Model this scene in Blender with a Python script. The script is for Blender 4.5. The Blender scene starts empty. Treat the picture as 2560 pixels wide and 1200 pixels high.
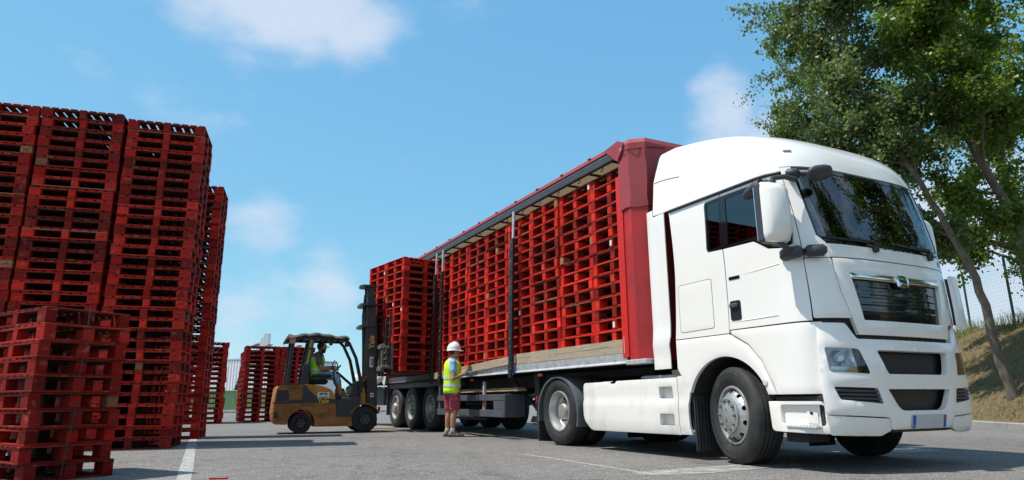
import bpy, bmesh, math, random
import numpy as np
from mathutils import Vector, Matrix, geometry as mgeo
random.seed(7); RNG = np.random.default_rng(11)
scene = bpy.context.scene
col = scene.collection
R = math.radians

# ------------------------------------------------------------------ camera
F_PX, PITCH, ROLL, CAM_H = 1658.8, 13.573, -0.373, 0.666
cd = bpy.data.cameras.new('camera'); cam = bpy.data.objects.new('camera', cd); col.objects.link(cam)
cd.sensor_width = 36.0; cd.lens = F_PX * 36.0 / 2560.0; cd.clip_start = 0.05; cd.clip_end = 3000
_p, _r = R(PITCH), R(ROLL)
_fw = Vector((0, math.cos(_p), math.sin(_p))); _rt = Vector((1, 0, 0)); _up = _rt.cross(_fw)
_X = math.cos(_r) * _rt + math.sin(_r) * _up; _Y = -math.sin(_r) * _rt + math.cos(_r) * _up
cam.matrix_world = Matrix(((_X.x, _Y.x, -_fw.x, 0), (_X.y, _Y.y, -_fw.y, 0), (_X.z, _Y.z, -_fw.z, CAM_H), (0, 0, 0, 1)))
scene.camera = cam
scene.render.resolution_x = 1024; scene.render.resolution_y = 480

# ------------------------------------------------------------------ sky, clouds, sun, exposure
SUN_EL = R(62); SUN_H = Vector((-0.98, -0.20, 0)).normalized()
world = bpy.data.worlds.new('World'); scene.world = world; world.use_nodes = True
wt = world.node_tree; wt.nodes.clear()
def wn(t, **kw):
    n = wt.nodes.new(t)
    for k, v in kw.items(): setattr(n, k, v)
    return n
def wmath(op, a, b=None, clamp=False):
    n = wn('ShaderNodeMath', operation=op); n.use_clamp = clamp
    for i, v in enumerate((a, b)):
        if v is None: continue
        if isinstance(v, (int, float)): n.inputs[i].default_value = v
        else: wt.links.new(v, n.inputs[i])
    return n.outputs[0]
sky = wn('ShaderNodeTexSky', sky_type='NISHITA'); sky.sun_disc = False
sky.sun_elevation = SUN_EL; sky.sun_rotation = math.atan2(SUN_H.x, SUN_H.y)
sky.air_density = 1.0; sky.dust_density = 0.0; sky.ozone_density = 1.5; sky.altitude = 0
tc = wn('ShaderNodeTexCoord')
nz = wn('ShaderNodeTexNoise'); nz.inputs['Scale'].default_value = 5.2; nz.inputs['Detail'].default_value = 9; nz.inputs['Roughness'].default_value = 0.56
nz2 = wn('ShaderNodeTexNoise'); nz2.inputs['Scale'].default_value = 1.5; nz2.inputs['Detail'].default_value = 3
mp = wn('ShaderNodeMapping'); mp.inputs['Scale'].default_value = (1, 1, 1.9); mp.inputs['Location'].default_value = (3.1, 0.4, 1.2)
wt.links.new(tc.outputs['Generated'], mp.inputs['Vector'])
wt.links.new(mp.outputs[0], nz.inputs['Vector']); wt.links.new(mp.outputs[0], nz2.inputs['Vector'])
def px_dir(x, y):
    return (_fw * F_PX + _X * (x - 1280) - _Y * (y - 600)).normalized()
LOBES = [(560, 30, .12, .85), (740, 45, .11, 1.0), (880, 75, .085, 1.0), (330, 10, .10, .5), (470, 250, .10, .6), (580, 260, .06, .5), (230, 190, .07, .45),
         (650, 590, .07, .75), (690, 750, .08, .85), (790, 760, .09, .95), (640, 800, .1, .7), (1800, 260, .06, .95), (1760, 320, .055, .7), (1990, 300, .10, .6),
         (2460, 760, .16, 1.0), (2300, 600, .16, .8), (2560, 500, .14, .8), (1200, 900, .10, .5)]
acc = None
for (x, y, sg, am) in LOBES:
    d = px_dir(x, y)
    vm = wn('ShaderNodeVectorMath', operation='DISTANCE'); vm.inputs[1].default_value = d
    wt.links.new(tc.outputs['Generated'], vm.inputs[0])
    mr = wn('ShaderNodeMapRange', interpolation_type='SMOOTHERSTEP'); mr.inputs['From Min'].default_value = sg * 1.5; mr.inputs['From Max'].default_value = 0
    mr.inputs['To Min'].default_value = 0; mr.inputs['To Max'].default_value = am
    wt.links.new(vm.outputs['Value'], mr.inputs['Value'])
    acc = mr.outputs[0] if acc is None else wmath('MAXIMUM', acc, mr.outputs[0])
den = wmath('ADD', wmath('MULTIPLY', nz.outputs['Fac'], 1.0), wmath('MULTIPLY', acc, 0.42))
den = wmath('ADD', den, wmath('MULTIPLY', nz2.outputs['Fac'], 0.10))
dv_ = wn('ShaderNodeVectorMath', operation='DOT_PRODUCT'); dv_.inputs[1].default_value = _fw; wt.links.new(tc.outputs['Generated'], dv_.inputs[0])
bmr = wn('ShaderNodeMapRange', interpolation_type='SMOOTHSTEP'); bmr.inputs['From Min'].default_value = .62; bmr.inputs['From Max'].default_value = .15; bmr.inputs['To Min'].default_value = 0; bmr.inputs['To Max'].default_value = .30
wt.links.new(dv_.outputs['Value'], bmr.inputs['Value'])
den = wmath('ADD', den, bmr.outputs[0])        # thicker cloud added outside the view as neutral fill; the glass mirrors some cloud
cmr = wn('ShaderNodeMapRange', interpolation_type='SMOOTHSTEP'); cmr.inputs['From Min'].default_value = 0.66; cmr.inputs['From Max'].default_value = 1.06
wt.links.new(den, cmr.inputs['Value'])
cov = wmath('MULTIPLY', cmr.outputs[0], 0.74)
mixc = wn('ShaderNodeMix', data_type='RGBA'); mixc.inputs['B'].default_value = (4.9, 5.2, 5.9, 1)
wt.links.new(cov, mixc.inputs['Factor'])
sepc = wn('ShaderNodeSeparateColor'); comc = wn('ShaderNodeCombineColor'); wt.links.new(sky.outputs[0], sepc.inputs[0])
for ch, (ex, k) in enumerate(((.60, 1.03), (.42, 2.22), (.22, 3.80))):     # clear-air colour response: flatter towards the horizon
    wt.links.new(wmath('MULTIPLY', wmath('POWER', sepc.outputs[ch], ex), k), comc.inputs[ch])
wt.links.new(comc.outputs[0], mixc.inputs['A'])
bg = wn('ShaderNodeBackground'); bg.inputs['Strength'].default_value = 0.15
wo = wn('ShaderNodeOutputWorld')
wt.links.new(mixc.outputs['Result'], bg.inputs['Color']); wt.links.new(bg.outputs[0], wo.inputs['Surface'])

sl = bpy.data.lights.new('sun', 'SUN'); sl.energy = 5.0; sl.angle = R(0.53); sl.color = (1.0, 0.945, 0.86)
sun = bpy.data.objects.new('sun', sl); col.objects.link(sun); sun.location = (-20, -8, 30)
_sd = Vector((-SUN_H.x * math.cos(SUN_EL), -SUN_H.y * math.cos(SUN_EL), -math.sin(SUN_EL)))
sun.rotation_euler = _sd.to_track_quat('-Z', 'Y').to_euler()
vs = scene.view_settings; vs.view_transform = 'Standard'; vs.look = 'None'; vs.exposure = 0.08; vs.gamma = 1.0; vs.use_curve_mapping = False

# ------------------------------------------------------------------ tagging and object helpers
OFF = {}
def tag(o, label=None, cat=None, group=None, kind=None):
    if label: o['label'] = label
    if cat: o['category'] = cat
    if group: o['group'] = group
    if kind: o['kind'] = kind
    return o
def empty(name, loc=(0, 0, 0), rz=0.0, size=0.3):
    o = bpy.data.objects.new(name, None); col.objects.link(o); o.location = loc; o.rotation_euler = (0, 0, rz); o.empty_display_size = size
    return o
def link(name, me, mat=None, parent=None, loc=None):
    o = bpy.data.objects.new(name, me); col.objects.link(o)
    if mat is not None and not me.materials: me.materials.append(mat)
    if parent is not None:
        o.parent = parent
        o.location = OFF.get(parent.name, (0, 0, 0)) if loc is None else loc
    elif loc is not None: o.location = loc
    return o
def mesh_from(name, V, Fc, smooth=None):
    me = bpy.data.meshes.new(name)
    me.from_pydata([tuple(v) for v in V], [], [tuple(f) for f in Fc]); me.update()
    if smooth is not None:
        me.polygons.foreach_set('use_smooth', [True] * len(me.polygons))
        if smooth < 180: me.set_sharp_from_angle(angle=R(smooth))
    return me
def fix_normals(me):
    bm = bmesh.new(); bm.from_mesh(me); bmesh.ops.recalc_face_normals(bm, faces=bm.faces); bm.to_mesh(me); bm.free()
class MB:
    """collects shapes of ONE part"""
    def __init__(s): s.v = []; s.f = []
    def add(s, V, Fc, M=None):
        n = len(s.v)
        s.v += [tuple(M @ Vector(v)) for v in V] if M is not None else [tuple(v) for v in V]
        s.f += [tuple(i + n for i in f) for f in Fc]; return s
    def box(s, c, d, b=0.0, M=None, rot=None):
        hx, hy, hz = d[0] / 2, d[1] / 2, d[2] / 2; V = []; Fc = []
        T = Matrix.Translation(c)
        if rot is not None: T = T @ rot
        if M is not None: T = M @ T
        b = min(b, hx * .9, hy * .9, hz * .9)
        if b <= 0:
            V = [(x, y, z) for x in (-hx, hx) for y in (-hy, hy) for z in (-hz, hz)]
            Fc = [(0, 1, 3, 2), (4, 6, 7, 5), (0, 4, 5, 1), (2, 3, 7, 6), (0, 2, 6, 4), (1, 5, 7, 3)]
            return s.add(V, Fc, T)
        idx = {}
        for sx in (-1, 1):
            for sy in (-1, 1):
                for sz in (-1, 1):
                    for ax in range(3):
                        p = [sx * hx, sy * hy, sz * hz]
                        for k in range(3):
                            if k != ax: p[k] -= (sx, sy, sz)[k] * b
                        idx[(sx, sy, sz, ax)] = len(V); V.append(tuple(p))
        S = (-1, 1)
        for sg in S:
            q = [idx[(sg, a, c2, 0)] for a, c2 in ((-1, -1), (1, -1), (1, 1), (-1, 1))]; Fc.append(q if sg > 0 else q[::-1])
            q = [idx[(a, sg, c2, 1)] for a, c2 in ((-1, -1), (-1, 1), (1, 1), (1, -1))]; Fc.append(q if sg > 0 else q[::-1])
            q = [idx[(a, c2, sg, 2)] for a, c2 in ((-1, -1), (1, -1), (1, 1), (-1, 1))]; Fc.append(q if sg > 0 else q[::-1])
        for a in S:
            for c2 in S:
                q = [idx[(a, c2, -1, 0)], idx[(a, c2, -1, 1)], idx[(a, c2, 1, 1)], idx[(a, c2, 1, 0)]]; Fc.append(q if a * c2 > 0 else q[::-1])
                q = [idx[(a, -1, c2, 2)], idx[(a, -1, c2, 0)], idx[(a, 1, c2, 0)], idx[(a, 1, c2, 2)]]; Fc.append(q if a * c2 < 0 else q[::-1])
                q = [idx[(-1, a, c2, 1)], idx[(-1, a, c2, 2)], idx[(1, a, c2, 2)], idx[(1, a, c2, 1)]]; Fc.append(q if a * c2 < 0 else q[::-1])
                for c3 in S:
                    q = [idx[(a, c2, c3, 0)], idx[(a, c2, c3, 1)], idx[(a, c2, c3, 2)]]; Fc.append(q if a * c2 * c3 > 0 else q[::-1])
        return s.add(V, Fc, T)
    def bar(s, a, b_, w, h, bev=0.0, up=(0, 0, 1)):
        """box beam from a to b_, width w, height h"""
        a, b_ = Vector(a), Vector(b_); d = b_ - a; L = d.length; d.normalize()
        up = Vector(up)
        if abs(d.dot(up)) > .98: up = Vector((1, 0, 0))
        sd = up.cross(d).normalized(); u2 = d.cross(sd)
        M = Matrix(((d.x, sd.x, u2.x, 0), (d.y, sd.y, u2.y, 0), (d.z, sd.z, u2.z, 0), (0, 0, 0, 1)))
        return s.box((a + b_) / 2, (L, w, h), bev, rot=M)
    def tube(s, pts, r, n=10, caps=True):
        P = [Vector(p) for p in pts]; rr = r if isinstance(r, (list, tuple)) else [r] * len(P)
        rings = []; ref = None
        for i, p in enumerate(P):
            d = (P[min(i + 1, len(P) - 1)] - P[max(i - 1, 0)]).normalized()
            if ref is None:
                ref = Vector((0, 0, 1)) if abs(d.z) < .9 else Vector((1, 0, 0))
            a = (ref - d * ref.dot(d)).normalized(); b_ = d.cross(a); ref = a
            rings.append([p + (a * math.cos(t) + b_ * math.sin(t)) * rr[i] for t in [2 * math.pi * k / n for k in range(n)]])
        return s.loft(rings, caps)
    def loft(s, rings, caps=True, closed=True):
        n = len(rings[0]); V = [p for r_ in rings for p in r_]; Fc = []
        for i in range(len(rings) - 1):
            for k in range(n if closed else n - 1):
                k2 = (k + 1) % n; Fc.append((i * n + k, i * n + k2, (i + 1) * n + k2, (i + 1) * n + k))
        if caps: Fc.append(tuple(range(n))[::-1]); Fc.append(tuple(range((len(rings) - 1) * n, len(rings) * n)))
        return s.add(V, Fc)
    def lathe(s, prof, c=(0, 0, 0), n=32, M=None, close=False):
        """profile (radius, y) round the local y axis"""
        V = []; Fc = []; m = len(prof)
        for k in range(n):
            t = 2 * math.pi * k / n; ca, sa = math.cos(t), math.sin(t)
            V += [(c[0] + r_ * ca, c[1] + y, c[2] + r_ * sa) for r_, y in prof]
        for k in range(n):
            k2 = (k + 1) % n
            for i in range(m if close else m - 1):
                j = (i + 1) % m
                Fc.append((k * m + i, k2 * m + i, k2 * m + j, k * m + j))
        return s.add(V, Fc, M)
    def prism(s, pts, y0, y1, axis='y', M=None):
        """polygon extruded; pts are (x, z) for axis y, (y, z) for x, (x, y) for z"""
        n = len(pts)
        g = {'y': lambda p, t: (p[0], t, p[1]), 'x': lambda p, t: (t, p[0], p[1]), 'z': lambda p, t: (p[0], p[1], t)}[axis]
        V = [g(p, y0) for p in pts] + [g(p, y1) for p in pts]
        Fc = [tuple(range(n)), tuple(range(2 * n - 1, n - 1, -1))] + [(i, i + n, (i + 1) % n + n, (i + 1) % n) for i in range(n)]
        return s.add(V, Fc, M)
    def build(s, name, mat, parent=None, smooth=35, loc=None, normals=True):
        me = mesh_from(name, s.v, s.f, None)
        if normals: fix_normals(me)
        if smooth is not None:
            me.polygons.foreach_set('use_smooth', [True] * len(me.polygons)); me.set_sharp_from_angle(angle=R(smooth))
        return link(name, me, mat, parent, loc)
def ell(c, a, b_, n=20):
    """ring of a loft: centre and two semi-axis vectors"""
    c, a, b_ = Vector(c), Vector(a), Vector(b_)
    return [c + a * math.cos(2 * math.pi * k / n) + b_ * math.sin(2 * math.pi * k / n) for k in range(n)]
def rounded(pts, rad, k=5):
    out = []; n = len(pts)
    for i in range(n):
        p = Vector(pts[i]).to_2d(); a = (Vector(pts[i - 1]).to_2d() - p); b_ = (Vector(pts[(i + 1) % n]).to_2d() - p)
        r_ = min(rad[i] if isinstance(rad, (list, tuple)) else rad, a.length * .45, b_.length * .45)
        if r_ < 1e-4: out.append((p.x, p.y)); continue
        A = p + a.normalized() * r_; B = p + b_.normalized() * r_
        for j in range(k + 1):
            t = j / k; q = A * (1 - t) ** 2 + p * 2 * t * (1 - t) + B * t * t; out.append((q.x, q.y))
    return out
def text_mesh(txt, size, extrude=0.0, bold=0.0, italic=0.0):
    cu = bpy.data.curves.new('text', 'FONT'); cu.body = txt; cu.size = size; cu.extrude = extrude; cu.offset = bold; cu.shear = italic
    cu.align_x = 'CENTER'; cu.align_y = 'CENTER'; cu.resolution_u = 3
    o = bpy.data.objects.new('text_tmp', cu); col.objects.link(o)
    dg = bpy.context.evaluated_depsgraph_get(); me = bpy.data.meshes.new_from_object(o.evaluated_get(dg)); me.name = 'lettering'
    bpy.data.objects.remove(o); bpy.data.curves.remove(cu); return me
def frame_text(name, txt, size, mat, parent, origin, xdir, updir, bold=0.0, italic=0.0, off=0.0):
    """lettering mesh laid at origin, reading along xdir with its top towards updir"""
    me = text_mesh(txt, size, 0.0008, bold, italic)
    x = Vector(xdir).normalized(); u = Vector(updir); u = (u - x * u.dot(x)).normalized(); n = x.cross(u)
    M = Matrix(((x.x, u.x, n.x, 0), (x.y, u.y, n.y, 0), (x.z, u.z, n.z, 0), (0, 0, 0, 1))); M.translation = Vector(origin) + n * off
    me.transform(M); me.materials.clear(); return link(name, me, mat, parent)

# ------------------------------------------------------------------ materials
MATS = {}
def pm(name, colr, rough=.5, metal=0.0, var=0.0, scale=6.0, dirt=None, dirt_amt=0.0, dirt_scale=3.0, bump=0.0, bump_scale=40.0, coat=0.0, spec=None, stretch=None, var2=None):
    """procedural material: base colour with noise variation, optional dirt layer and fine relief"""
    m = bpy.data.materials.new(name); m.use_nodes = True; MATS[name] = m
    nt = m.node_tree; b_ = nt.nodes['Principled BSDF']
    b_.inputs['Base Color'].default_value = (*colr, 1); b_.inputs['Roughness'].default_value = rough; b_.inputs['Metallic'].default_value = metal
    if coat: b_.inputs['Coat Weight'].default_value = coat; b_.inputs['Coat Roughness'].default_value = .04
    if spec is not None: b_.inputs['Specular IOR Level'].default_value = spec
    tcn = nt.nodes.new('ShaderNodeTexCoord'); vec = tcn.outputs['Object']
    if stretch:
        mpn = nt.nodes.new('ShaderNodeMapping'); mpn.inputs['Scale'].default_value = stretch; nt.links.new(vec, mpn.inputs['Vector']); vec = mpn.outputs[0]
    cur = None
    def noise(sc, det=5, ro=.6):
        n = nt.nodes.new('ShaderNodeTexNoise'); n.inputs['Scale'].default_value = sc; n.inputs['Detail'].default_value = det; n.inputs['Roughness'].default_value = ro
        nt.links.new(vec, n.inputs['Vector']); return n.outputs['Fac']
    if var:
        rp = nt.nodes.new('ShaderNodeValToRGB'); c2 = var2 or colr
        rp.color_ramp.elements[0].position = .3; rp.color_ramp.elements[1].position = .7
        rp.color_ramp.elements[0].color = (*[c * (1 - var) for c in colr], 1); rp.color_ramp.elements[1].color = (*[min(1, c * (1 + var)) for c in c2], 1)
        nt.links.new(noise(scale), rp.inputs[0]); cur = rp.outputs[0]
    if dirt_amt:
        mr_ = nt.nodes.new('ShaderNodeMapRange'); mr_.inputs['From Min'].default_value = .48; mr_.inputs['From Max'].default_value = .78; mr_.inputs['To Max'].default_value = dirt_amt
        nt.links.new(noise(dirt_scale, 8, .68), mr_.inputs[0])
        mx = nt.nodes.new('ShaderNodeMix'); mx.data_type = 'RGBA'; mx.inputs['A'].default_value = (*colr, 1); mx.inputs['B'].default_value = (*dirt, 1)
        nt.links.new(mr_.outputs[0], mx.inputs['Factor'])
        if cur is not None: nt.links.new(cur, mx.inputs['A'])
        cur = mx.outputs['Result']
        rr = nt.nodes.new('ShaderNodeMapRange'); rr.inputs['To Min'].default_value = rough; rr.inputs['To Max'].default_value = min(1, rough + .35)
        nt.links.new(mr_.outputs[0], rr.inputs[0]); nt.links.new(rr.outputs[0], b_.inputs['Roughness'])
    if cur is not None: nt.links.new(cur, b_.inputs['Base Color'])
    if bump:
        bn = nt.nodes.new('ShaderNodeBump'); bn.inputs['Strength'].default_value = bump; bn.inputs['Distance'].default_value = .01
        nt.links.new(noise(bump_scale, 4), bn.inputs['Height']); nt.links.new(bn.outputs[0], b_.inputs['Normal'])
    return m
def emis(name, colr, st):
    m = bpy.data.materials.new(name); m.use_nodes = True; b_ = m.node_tree.nodes['Principled BSDF']
    b_.inputs['Emission Color'].default_value = (*colr, 1); b_.inputs['Emission Strength'].default_value = st; return m
def glassmat(name, tint, rough=0.0, alpha=.25):
    """thin glass sheet: clear reflection over a tinted see-through pane"""
    m = bpy.data.materials.new(name); m.use_nodes = True; nt = m.node_tree; nt.nodes.clear()
    o = nt.nodes.new('ShaderNodeOutputMaterial'); g = nt.nodes.new('ShaderNodeBsdfGlossy'); g.inputs['Roughness'].default_value = rough; g.inputs['Color'].default_value = (.95, .97, 1, 1)
    t = nt.nodes.new('ShaderNodeBsdfTransparent'); t.inputs['Color'].default_value = (*tint, 1)
    fz = nt.nodes.new('ShaderNodeFresnel'); fz.inputs['IOR'].default_value = 1.55
    ad = nt.nodes.new('ShaderNodeMath'); ad.operation = 'ADD'; ad.inputs[1].default_value = alpha; ad.use_clamp = True
    mx = nt.nodes.new('ShaderNodeMixShader'); nt.links.new(fz.outputs[0], ad.inputs[0]); nt.links.new(ad.outputs[0], mx.inputs[0])
    nt.links.new(t.outputs[0], mx.inputs[1]); nt.links.new(g.outputs[0], mx.inputs[2]); nt.links.new(mx.outputs[0], o.inputs[0]); return m

M_white = pm('white_truck_paint', (.87, .84, .79), .22, coat=.6, var=.02, scale=1.2, dirt=(.50, .46, .40), dirt_amt=.10, dirt_scale=1.4)
M_whitelow = pm('white_lower_paint', (.84, .81, .76), .27, coat=.4, var=.025, scale=1.6, dirt=(.40, .34, .27), dirt_amt=.5, dirt_scale=2.6, stretch=(1, 1, .5))
M_black = pm('black_plastic', (.012, .012, .013), .45, var=.2, scale=8, bump=.05, bump_scale=200)
M_blackg = pm('gloss_black_panel', (.008, .009, .012), .06, coat=.5)
M_dkgrey = pm('dark_grey_plastic', (.042, .044, .052), .5, var=.15, scale=5, dirt=(.12, .11, .10), dirt_amt=.25, bump=.08, bump_scale=260)
M_grey = pm('grey_mudguard_plastic', (.085, .09, .105), .5, var=.1, scale=4, dirt=(.2, .19, .17), dirt_amt=.3)
M_dark = pm('dark_underbody', (.018, .018, .019), .8, var=.3, scale=4, dirt=(.06, .055, .05), dirt_amt=.5)
M_chassis = pm('chassis_steel', (.022, .023, .026), .55, var=.3, scale=5, dirt=(.10, .09, .08), dirt_amt=.5)
M_steelgrey = pm('painted_grey_steel', (.07, .075, .09), .5, var=.2, scale=4, dirt=(.17, .15, .13), dirt_amt=.4)
M_galv = pm('galvanised_steel', (.50, .51, .53), .45, .25, var=.18, scale=9, dirt=(.22, .20, .18), dirt_amt=.45, dirt_scale=5)
M_alu = pm('wheel_silver', (.52, .52, .51), .38, .7, var=.08, scale=6, dirt=(.20, .18, .15), dirt_amt=.45, dirt_scale=7)
M_alud = pm('dirty_wheel_silver', (.36, .345, .32), .55, .45, var=.2, scale=8, dirt=(.11, .09, .075), dirt_amt=.75, dirt_scale=9)
M_lampgrey = pm('grey_lamp_lens', (.28, .28, .27), .3)
M_chrome = pm('chrome', (.82, .83, .85), .08, 1.0)
M_nut = pm('wheel_nut_steel', (.16, .15, .14), .45, .7)
M_rubber = pm('tyre_rubber', (.016, .016, .0165), .72, var=.25, scale=7, dirt=(.085, .08, .072), dirt_amt=.55, dirt_scale=4, bump=.12, bump_scale=90)
M_flap = pm('mudflap_rubber', (.02, .02, .021), .75, dirt=(.10, .095, .085), dirt_amt=.4)
M_tarp = pm('red_pvc_tarpaulin', (.34, .045, .048), .42, var=.14, scale=3, dirt=(.16, .07, .07), dirt_amt=.4, dirt_scale=3, bump=.25, bump_scale=7)
M_redst = pm('red_painted_steel', (.44, .020, .020), .42, var=.16, scale=3, dirt=(.13, .03, .028), dirt_amt=.6, dirt_scale=4)
M_roofin = pm('translucent_roof_sheet', (.62, .55, .42), .6, var=.06, scale=2)
M_ply = pm('plywood_floor', (.18, .11, .06), .7, var=.3, scale=6, stretch=(1, 8, 1))
M_plank = pm('weathered_plank', (.37, .295, .205), .75, var=.25, scale=5, dirt=(.19, .16, .13), dirt_amt=.5, dirt_scale=4, stretch=(.7, 9, 9), bump=.4, bump_scale=18)
M_plank2 = pm('pale_sawn_wood', (.46, .33, .18), .75, var=.22, scale=6, dirt=(.25, .19, .12), dirt_amt=.4, stretch=(.8, 9, 9), bump=.3, bump_scale=18)
M_orange = pm('amber_lens', (.60, .13, .01), .2)
M_amberclear = pm('pale_amber_lens', (.66, .52, .36), .2)
M_redlens = pm('red_lens', (.45, .01, .01), .2)
M_clear = pm('frosted_lens', (.62, .60, .57), .1, coat=.6)
M_refl = pm('headlamp_reflector', (.72, .73, .74), .10, 1.0)
M_lampin = pm('lamp_housing_silver', (.62, .63, .63), .4, .0)
M_glass = glassmat('cab_glass', (.52, .56, .55), 0.0, .055)
M_glass2 = glassmat('lamp_glass', (.86, .89, .89), 0.03, .03)
M_cloth = pm('dark_cab_fabric', (.02, .021, .024), .9, var=.2)
M_dash = pm('dark_dashboard', (.014, .014, .015), .7)
M_paper = pm('paper_sticker', (.72, .74, .72), .7, var=.05, scale=30)
M_bluep = pm('blue_plate_band', (.015, .07, .38), .4)
# ------------------------------------------------------------------ red pallets
def pallet_mat():
    m = bpy.data.materials.new('red_painted_pallet_wood'); m.use_nodes = True; nt = m.node_tree; b_ = nt.nodes['Principled BSDF']
    oi = nt.nodes.new('ShaderNodeObjectInfo'); tcn = nt.nodes.new('ShaderNodeTexCoord'); gm = nt.nodes.new('ShaderNodeNewGeometry')
    rnd = nt.nodes.new('ShaderNodeMath'); rnd.operation = 'ADD'; nt.links.new(oi.outputs['Random'], rnd.inputs[0]); nt.links.new(gm.outputs['Random Per Island'], rnd.inputs[1])
    vm = nt.nodes.new('ShaderNodeVectorMath'); vm.operation = 'SCALE'; vm.inputs[0].default_value = (37, 19, 53); nt.links.new(rnd.outputs[0], vm.inputs['Scale'])
    va = nt.nodes.new('ShaderNodeVectorMath'); va.operation = 'ADD'; nt.links.new(tcn.outputs['Object'], va.inputs[0]); nt.links.new(vm.outputs[0], va.inputs[1])
    mpn = nt.nodes.new('ShaderNodeMapping'); mpn.inputs['Scale'].default_value = (3, 3, 14); nt.links.new(va.outputs[0], mpn.inputs[0])
    n1 = nt.nodes.new('ShaderNodeTexNoise'); n1.inputs['Scale'].default_value = 6; n1.inputs['Detail'].default_value = 8; n1.inputs['Roughness'].default_value = .7; nt.links.new(mpn.outputs[0], n1.inputs['Vector'])
    n2 = nt.nodes.new('ShaderNodeTexNoise'); n2.inputs['Scale'].default_value = 9; n2.inputs['Detail'].default_value = 6; nt.links.new(va.outputs[0], n2.inputs['Vector'])
    # brightness: per piece and noise
    fr = nt.nodes.new('ShaderNodeMath'); fr.operation = 'FRACT'; nt.links.new(rnd.outputs[0], fr.inputs[0])
    br = nt.nodes.new('ShaderNodeMapRange'); br.inputs['To Min'].default_value = .72; br.inputs['To Max'].default_value = 1.22; nt.links.new(fr.outputs[0], br.inputs[0])
    b2 = nt.nodes.new('ShaderNodeMapRange'); b2.inputs['From Min'].default_value = .3; b2.inputs['From Max'].default_value = .7; b2.inputs['To Min'].default_value = .48; b2.inputs['To Max'].default_value = 1.36; nt.links.new(n1.outputs['Fac'], b2.inputs[0])
    mu = nt.nodes.new('ShaderNodeMath'); mu.operation = 'MULTIPLY'; nt.links.new(br.outputs[0], mu.inputs[0]); nt.links.new(b2.outputs[0], mu.inputs[1])
    vs_ = nt.nodes.new('ShaderNodeVectorMath'); vs_.operation = 'SCALE'; nt.links.new(oi.outputs['Color'], vs_.inputs[0]); nt.links.new(mu.outputs[0], vs_.inputs['Scale'])
    # worn to bare wood
    wr = nt.nodes.new('ShaderNodeMapRange'); wr.inputs['From Min'].default_value = .59; wr.inputs['From Max'].default_value = .74; wr.inputs['To Max'].default_value = .7; nt.links.new(n2.outputs['Fac'], wr.inputs[0])
    mx = nt.nodes.new('ShaderNodeMix'); mx.data_type = 'RGBA'; mx.inputs['B'].default_value = (.34, .11, .075, 1)
    nt.links.new(vs_.outputs[0], mx.inputs['A']); nt.links.new(wr.outputs[0], mx.inputs['Factor'])
    # undersides in bare grey-brown wood, darkened to put shade into the openings
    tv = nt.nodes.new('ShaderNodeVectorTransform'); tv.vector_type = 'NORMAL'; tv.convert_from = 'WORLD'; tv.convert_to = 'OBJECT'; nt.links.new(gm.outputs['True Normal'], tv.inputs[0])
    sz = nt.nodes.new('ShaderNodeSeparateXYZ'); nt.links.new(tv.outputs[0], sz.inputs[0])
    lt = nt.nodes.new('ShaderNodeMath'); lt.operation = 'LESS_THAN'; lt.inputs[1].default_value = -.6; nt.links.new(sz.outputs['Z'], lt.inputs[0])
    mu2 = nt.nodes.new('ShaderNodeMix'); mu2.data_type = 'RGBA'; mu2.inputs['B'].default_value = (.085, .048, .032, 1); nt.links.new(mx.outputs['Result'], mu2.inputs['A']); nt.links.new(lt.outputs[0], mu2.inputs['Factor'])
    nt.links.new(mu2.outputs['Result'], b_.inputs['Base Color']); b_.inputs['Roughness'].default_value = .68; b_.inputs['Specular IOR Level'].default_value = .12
    bn = nt.nodes.new('ShaderNodeBump'); bn.inputs['Strength'].default_value = .35; bn.inputs['Distance'].default_value = .004; nt.links.new(n1.outputs['Fac'], bn.inputs['Height']); nt.links.new(bn.outputs[0], b_.inputs['Normal'])
    return m
M_pal = pallet_mat()
M_stamp = pm('faded_stamp_ink', (.10, .012, .010), .8)
STAMP = text_mesh('LPR', .05, 0, .0006); STAMP.materials.clear(); STAMP.materials.append(M_stamp)
def pallet_kit(A, B, H):
    """pieces of one pallet: (name, size, position); x along the wide face, y along the boards"""
    t = H * .112; hb = H - 3 * t; P = []
    nb = 9; gap = .03; w = (A - gap * (nb - 1)) / nb
    for i in range(nb): P.append(('deck_board', (w, B, t), (-A / 2 + w / 2 + i * (w + gap), 0, H - t / 2)))
    ys = (-B / 2 + .05, 0, B / 2 - .05); xs = (-A / 2 + .08, 0, A / 2 - .08); bw = (.16, .10, .16)
    for y in ys: P.append(('stringer', (A - .004, .10, t), (0, y, H - 1.5 * t)))
    for i, x in enumerate(xs):
        for y in ys: P.append(('block', (bw[i] - .006, .097, hb), (x, y, t + hb / 2)))
    for y in ys[::2]: P.append(('base_board', (A - .002, .10, t), (0, y, t / 2)))
    for i, x in enumerate(xs): P.append(('base_board', (bw[i] - .02, B - .204, t), (x, 0, t / 2)))
    return P
_pm = {}
def piece_mesh(nm, d, mat):
    k = (nm, tuple(round(x, 3) for x in d))
    if k not in _pm:
        mb = MB(); mb.box((0, 0, 0), d, .0035); me = mesh_from(nm, mb.v, mb.f); me.materials.append(mat); _pm[k] = me
    return _pm[k]
REDS = [((.58, .022, .011), 5), ((.68, .032, .014), 4), ((.48, .016, .011), 4), ((.36, .015, .010), 3), ((.72, .034, .020), 2), ((.25, .015, .010), 3), ((.42, .020, .014), 2)]
_rw = [c for c, w in REDS for _ in range(w)]
ORD = ['', 'first', 'second', 'third', 'fourth', 'fifth', 'sixth', 'seventh', 'eighth', 'ninth', 'tenth', 'eleventh', 'twelfth', 'thirteenth', 'fourteenth', 'fifteenth', 'sixteenth', 'seventeenth', 'eighteenth', 'nineteenth', 'twentieth']
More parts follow.
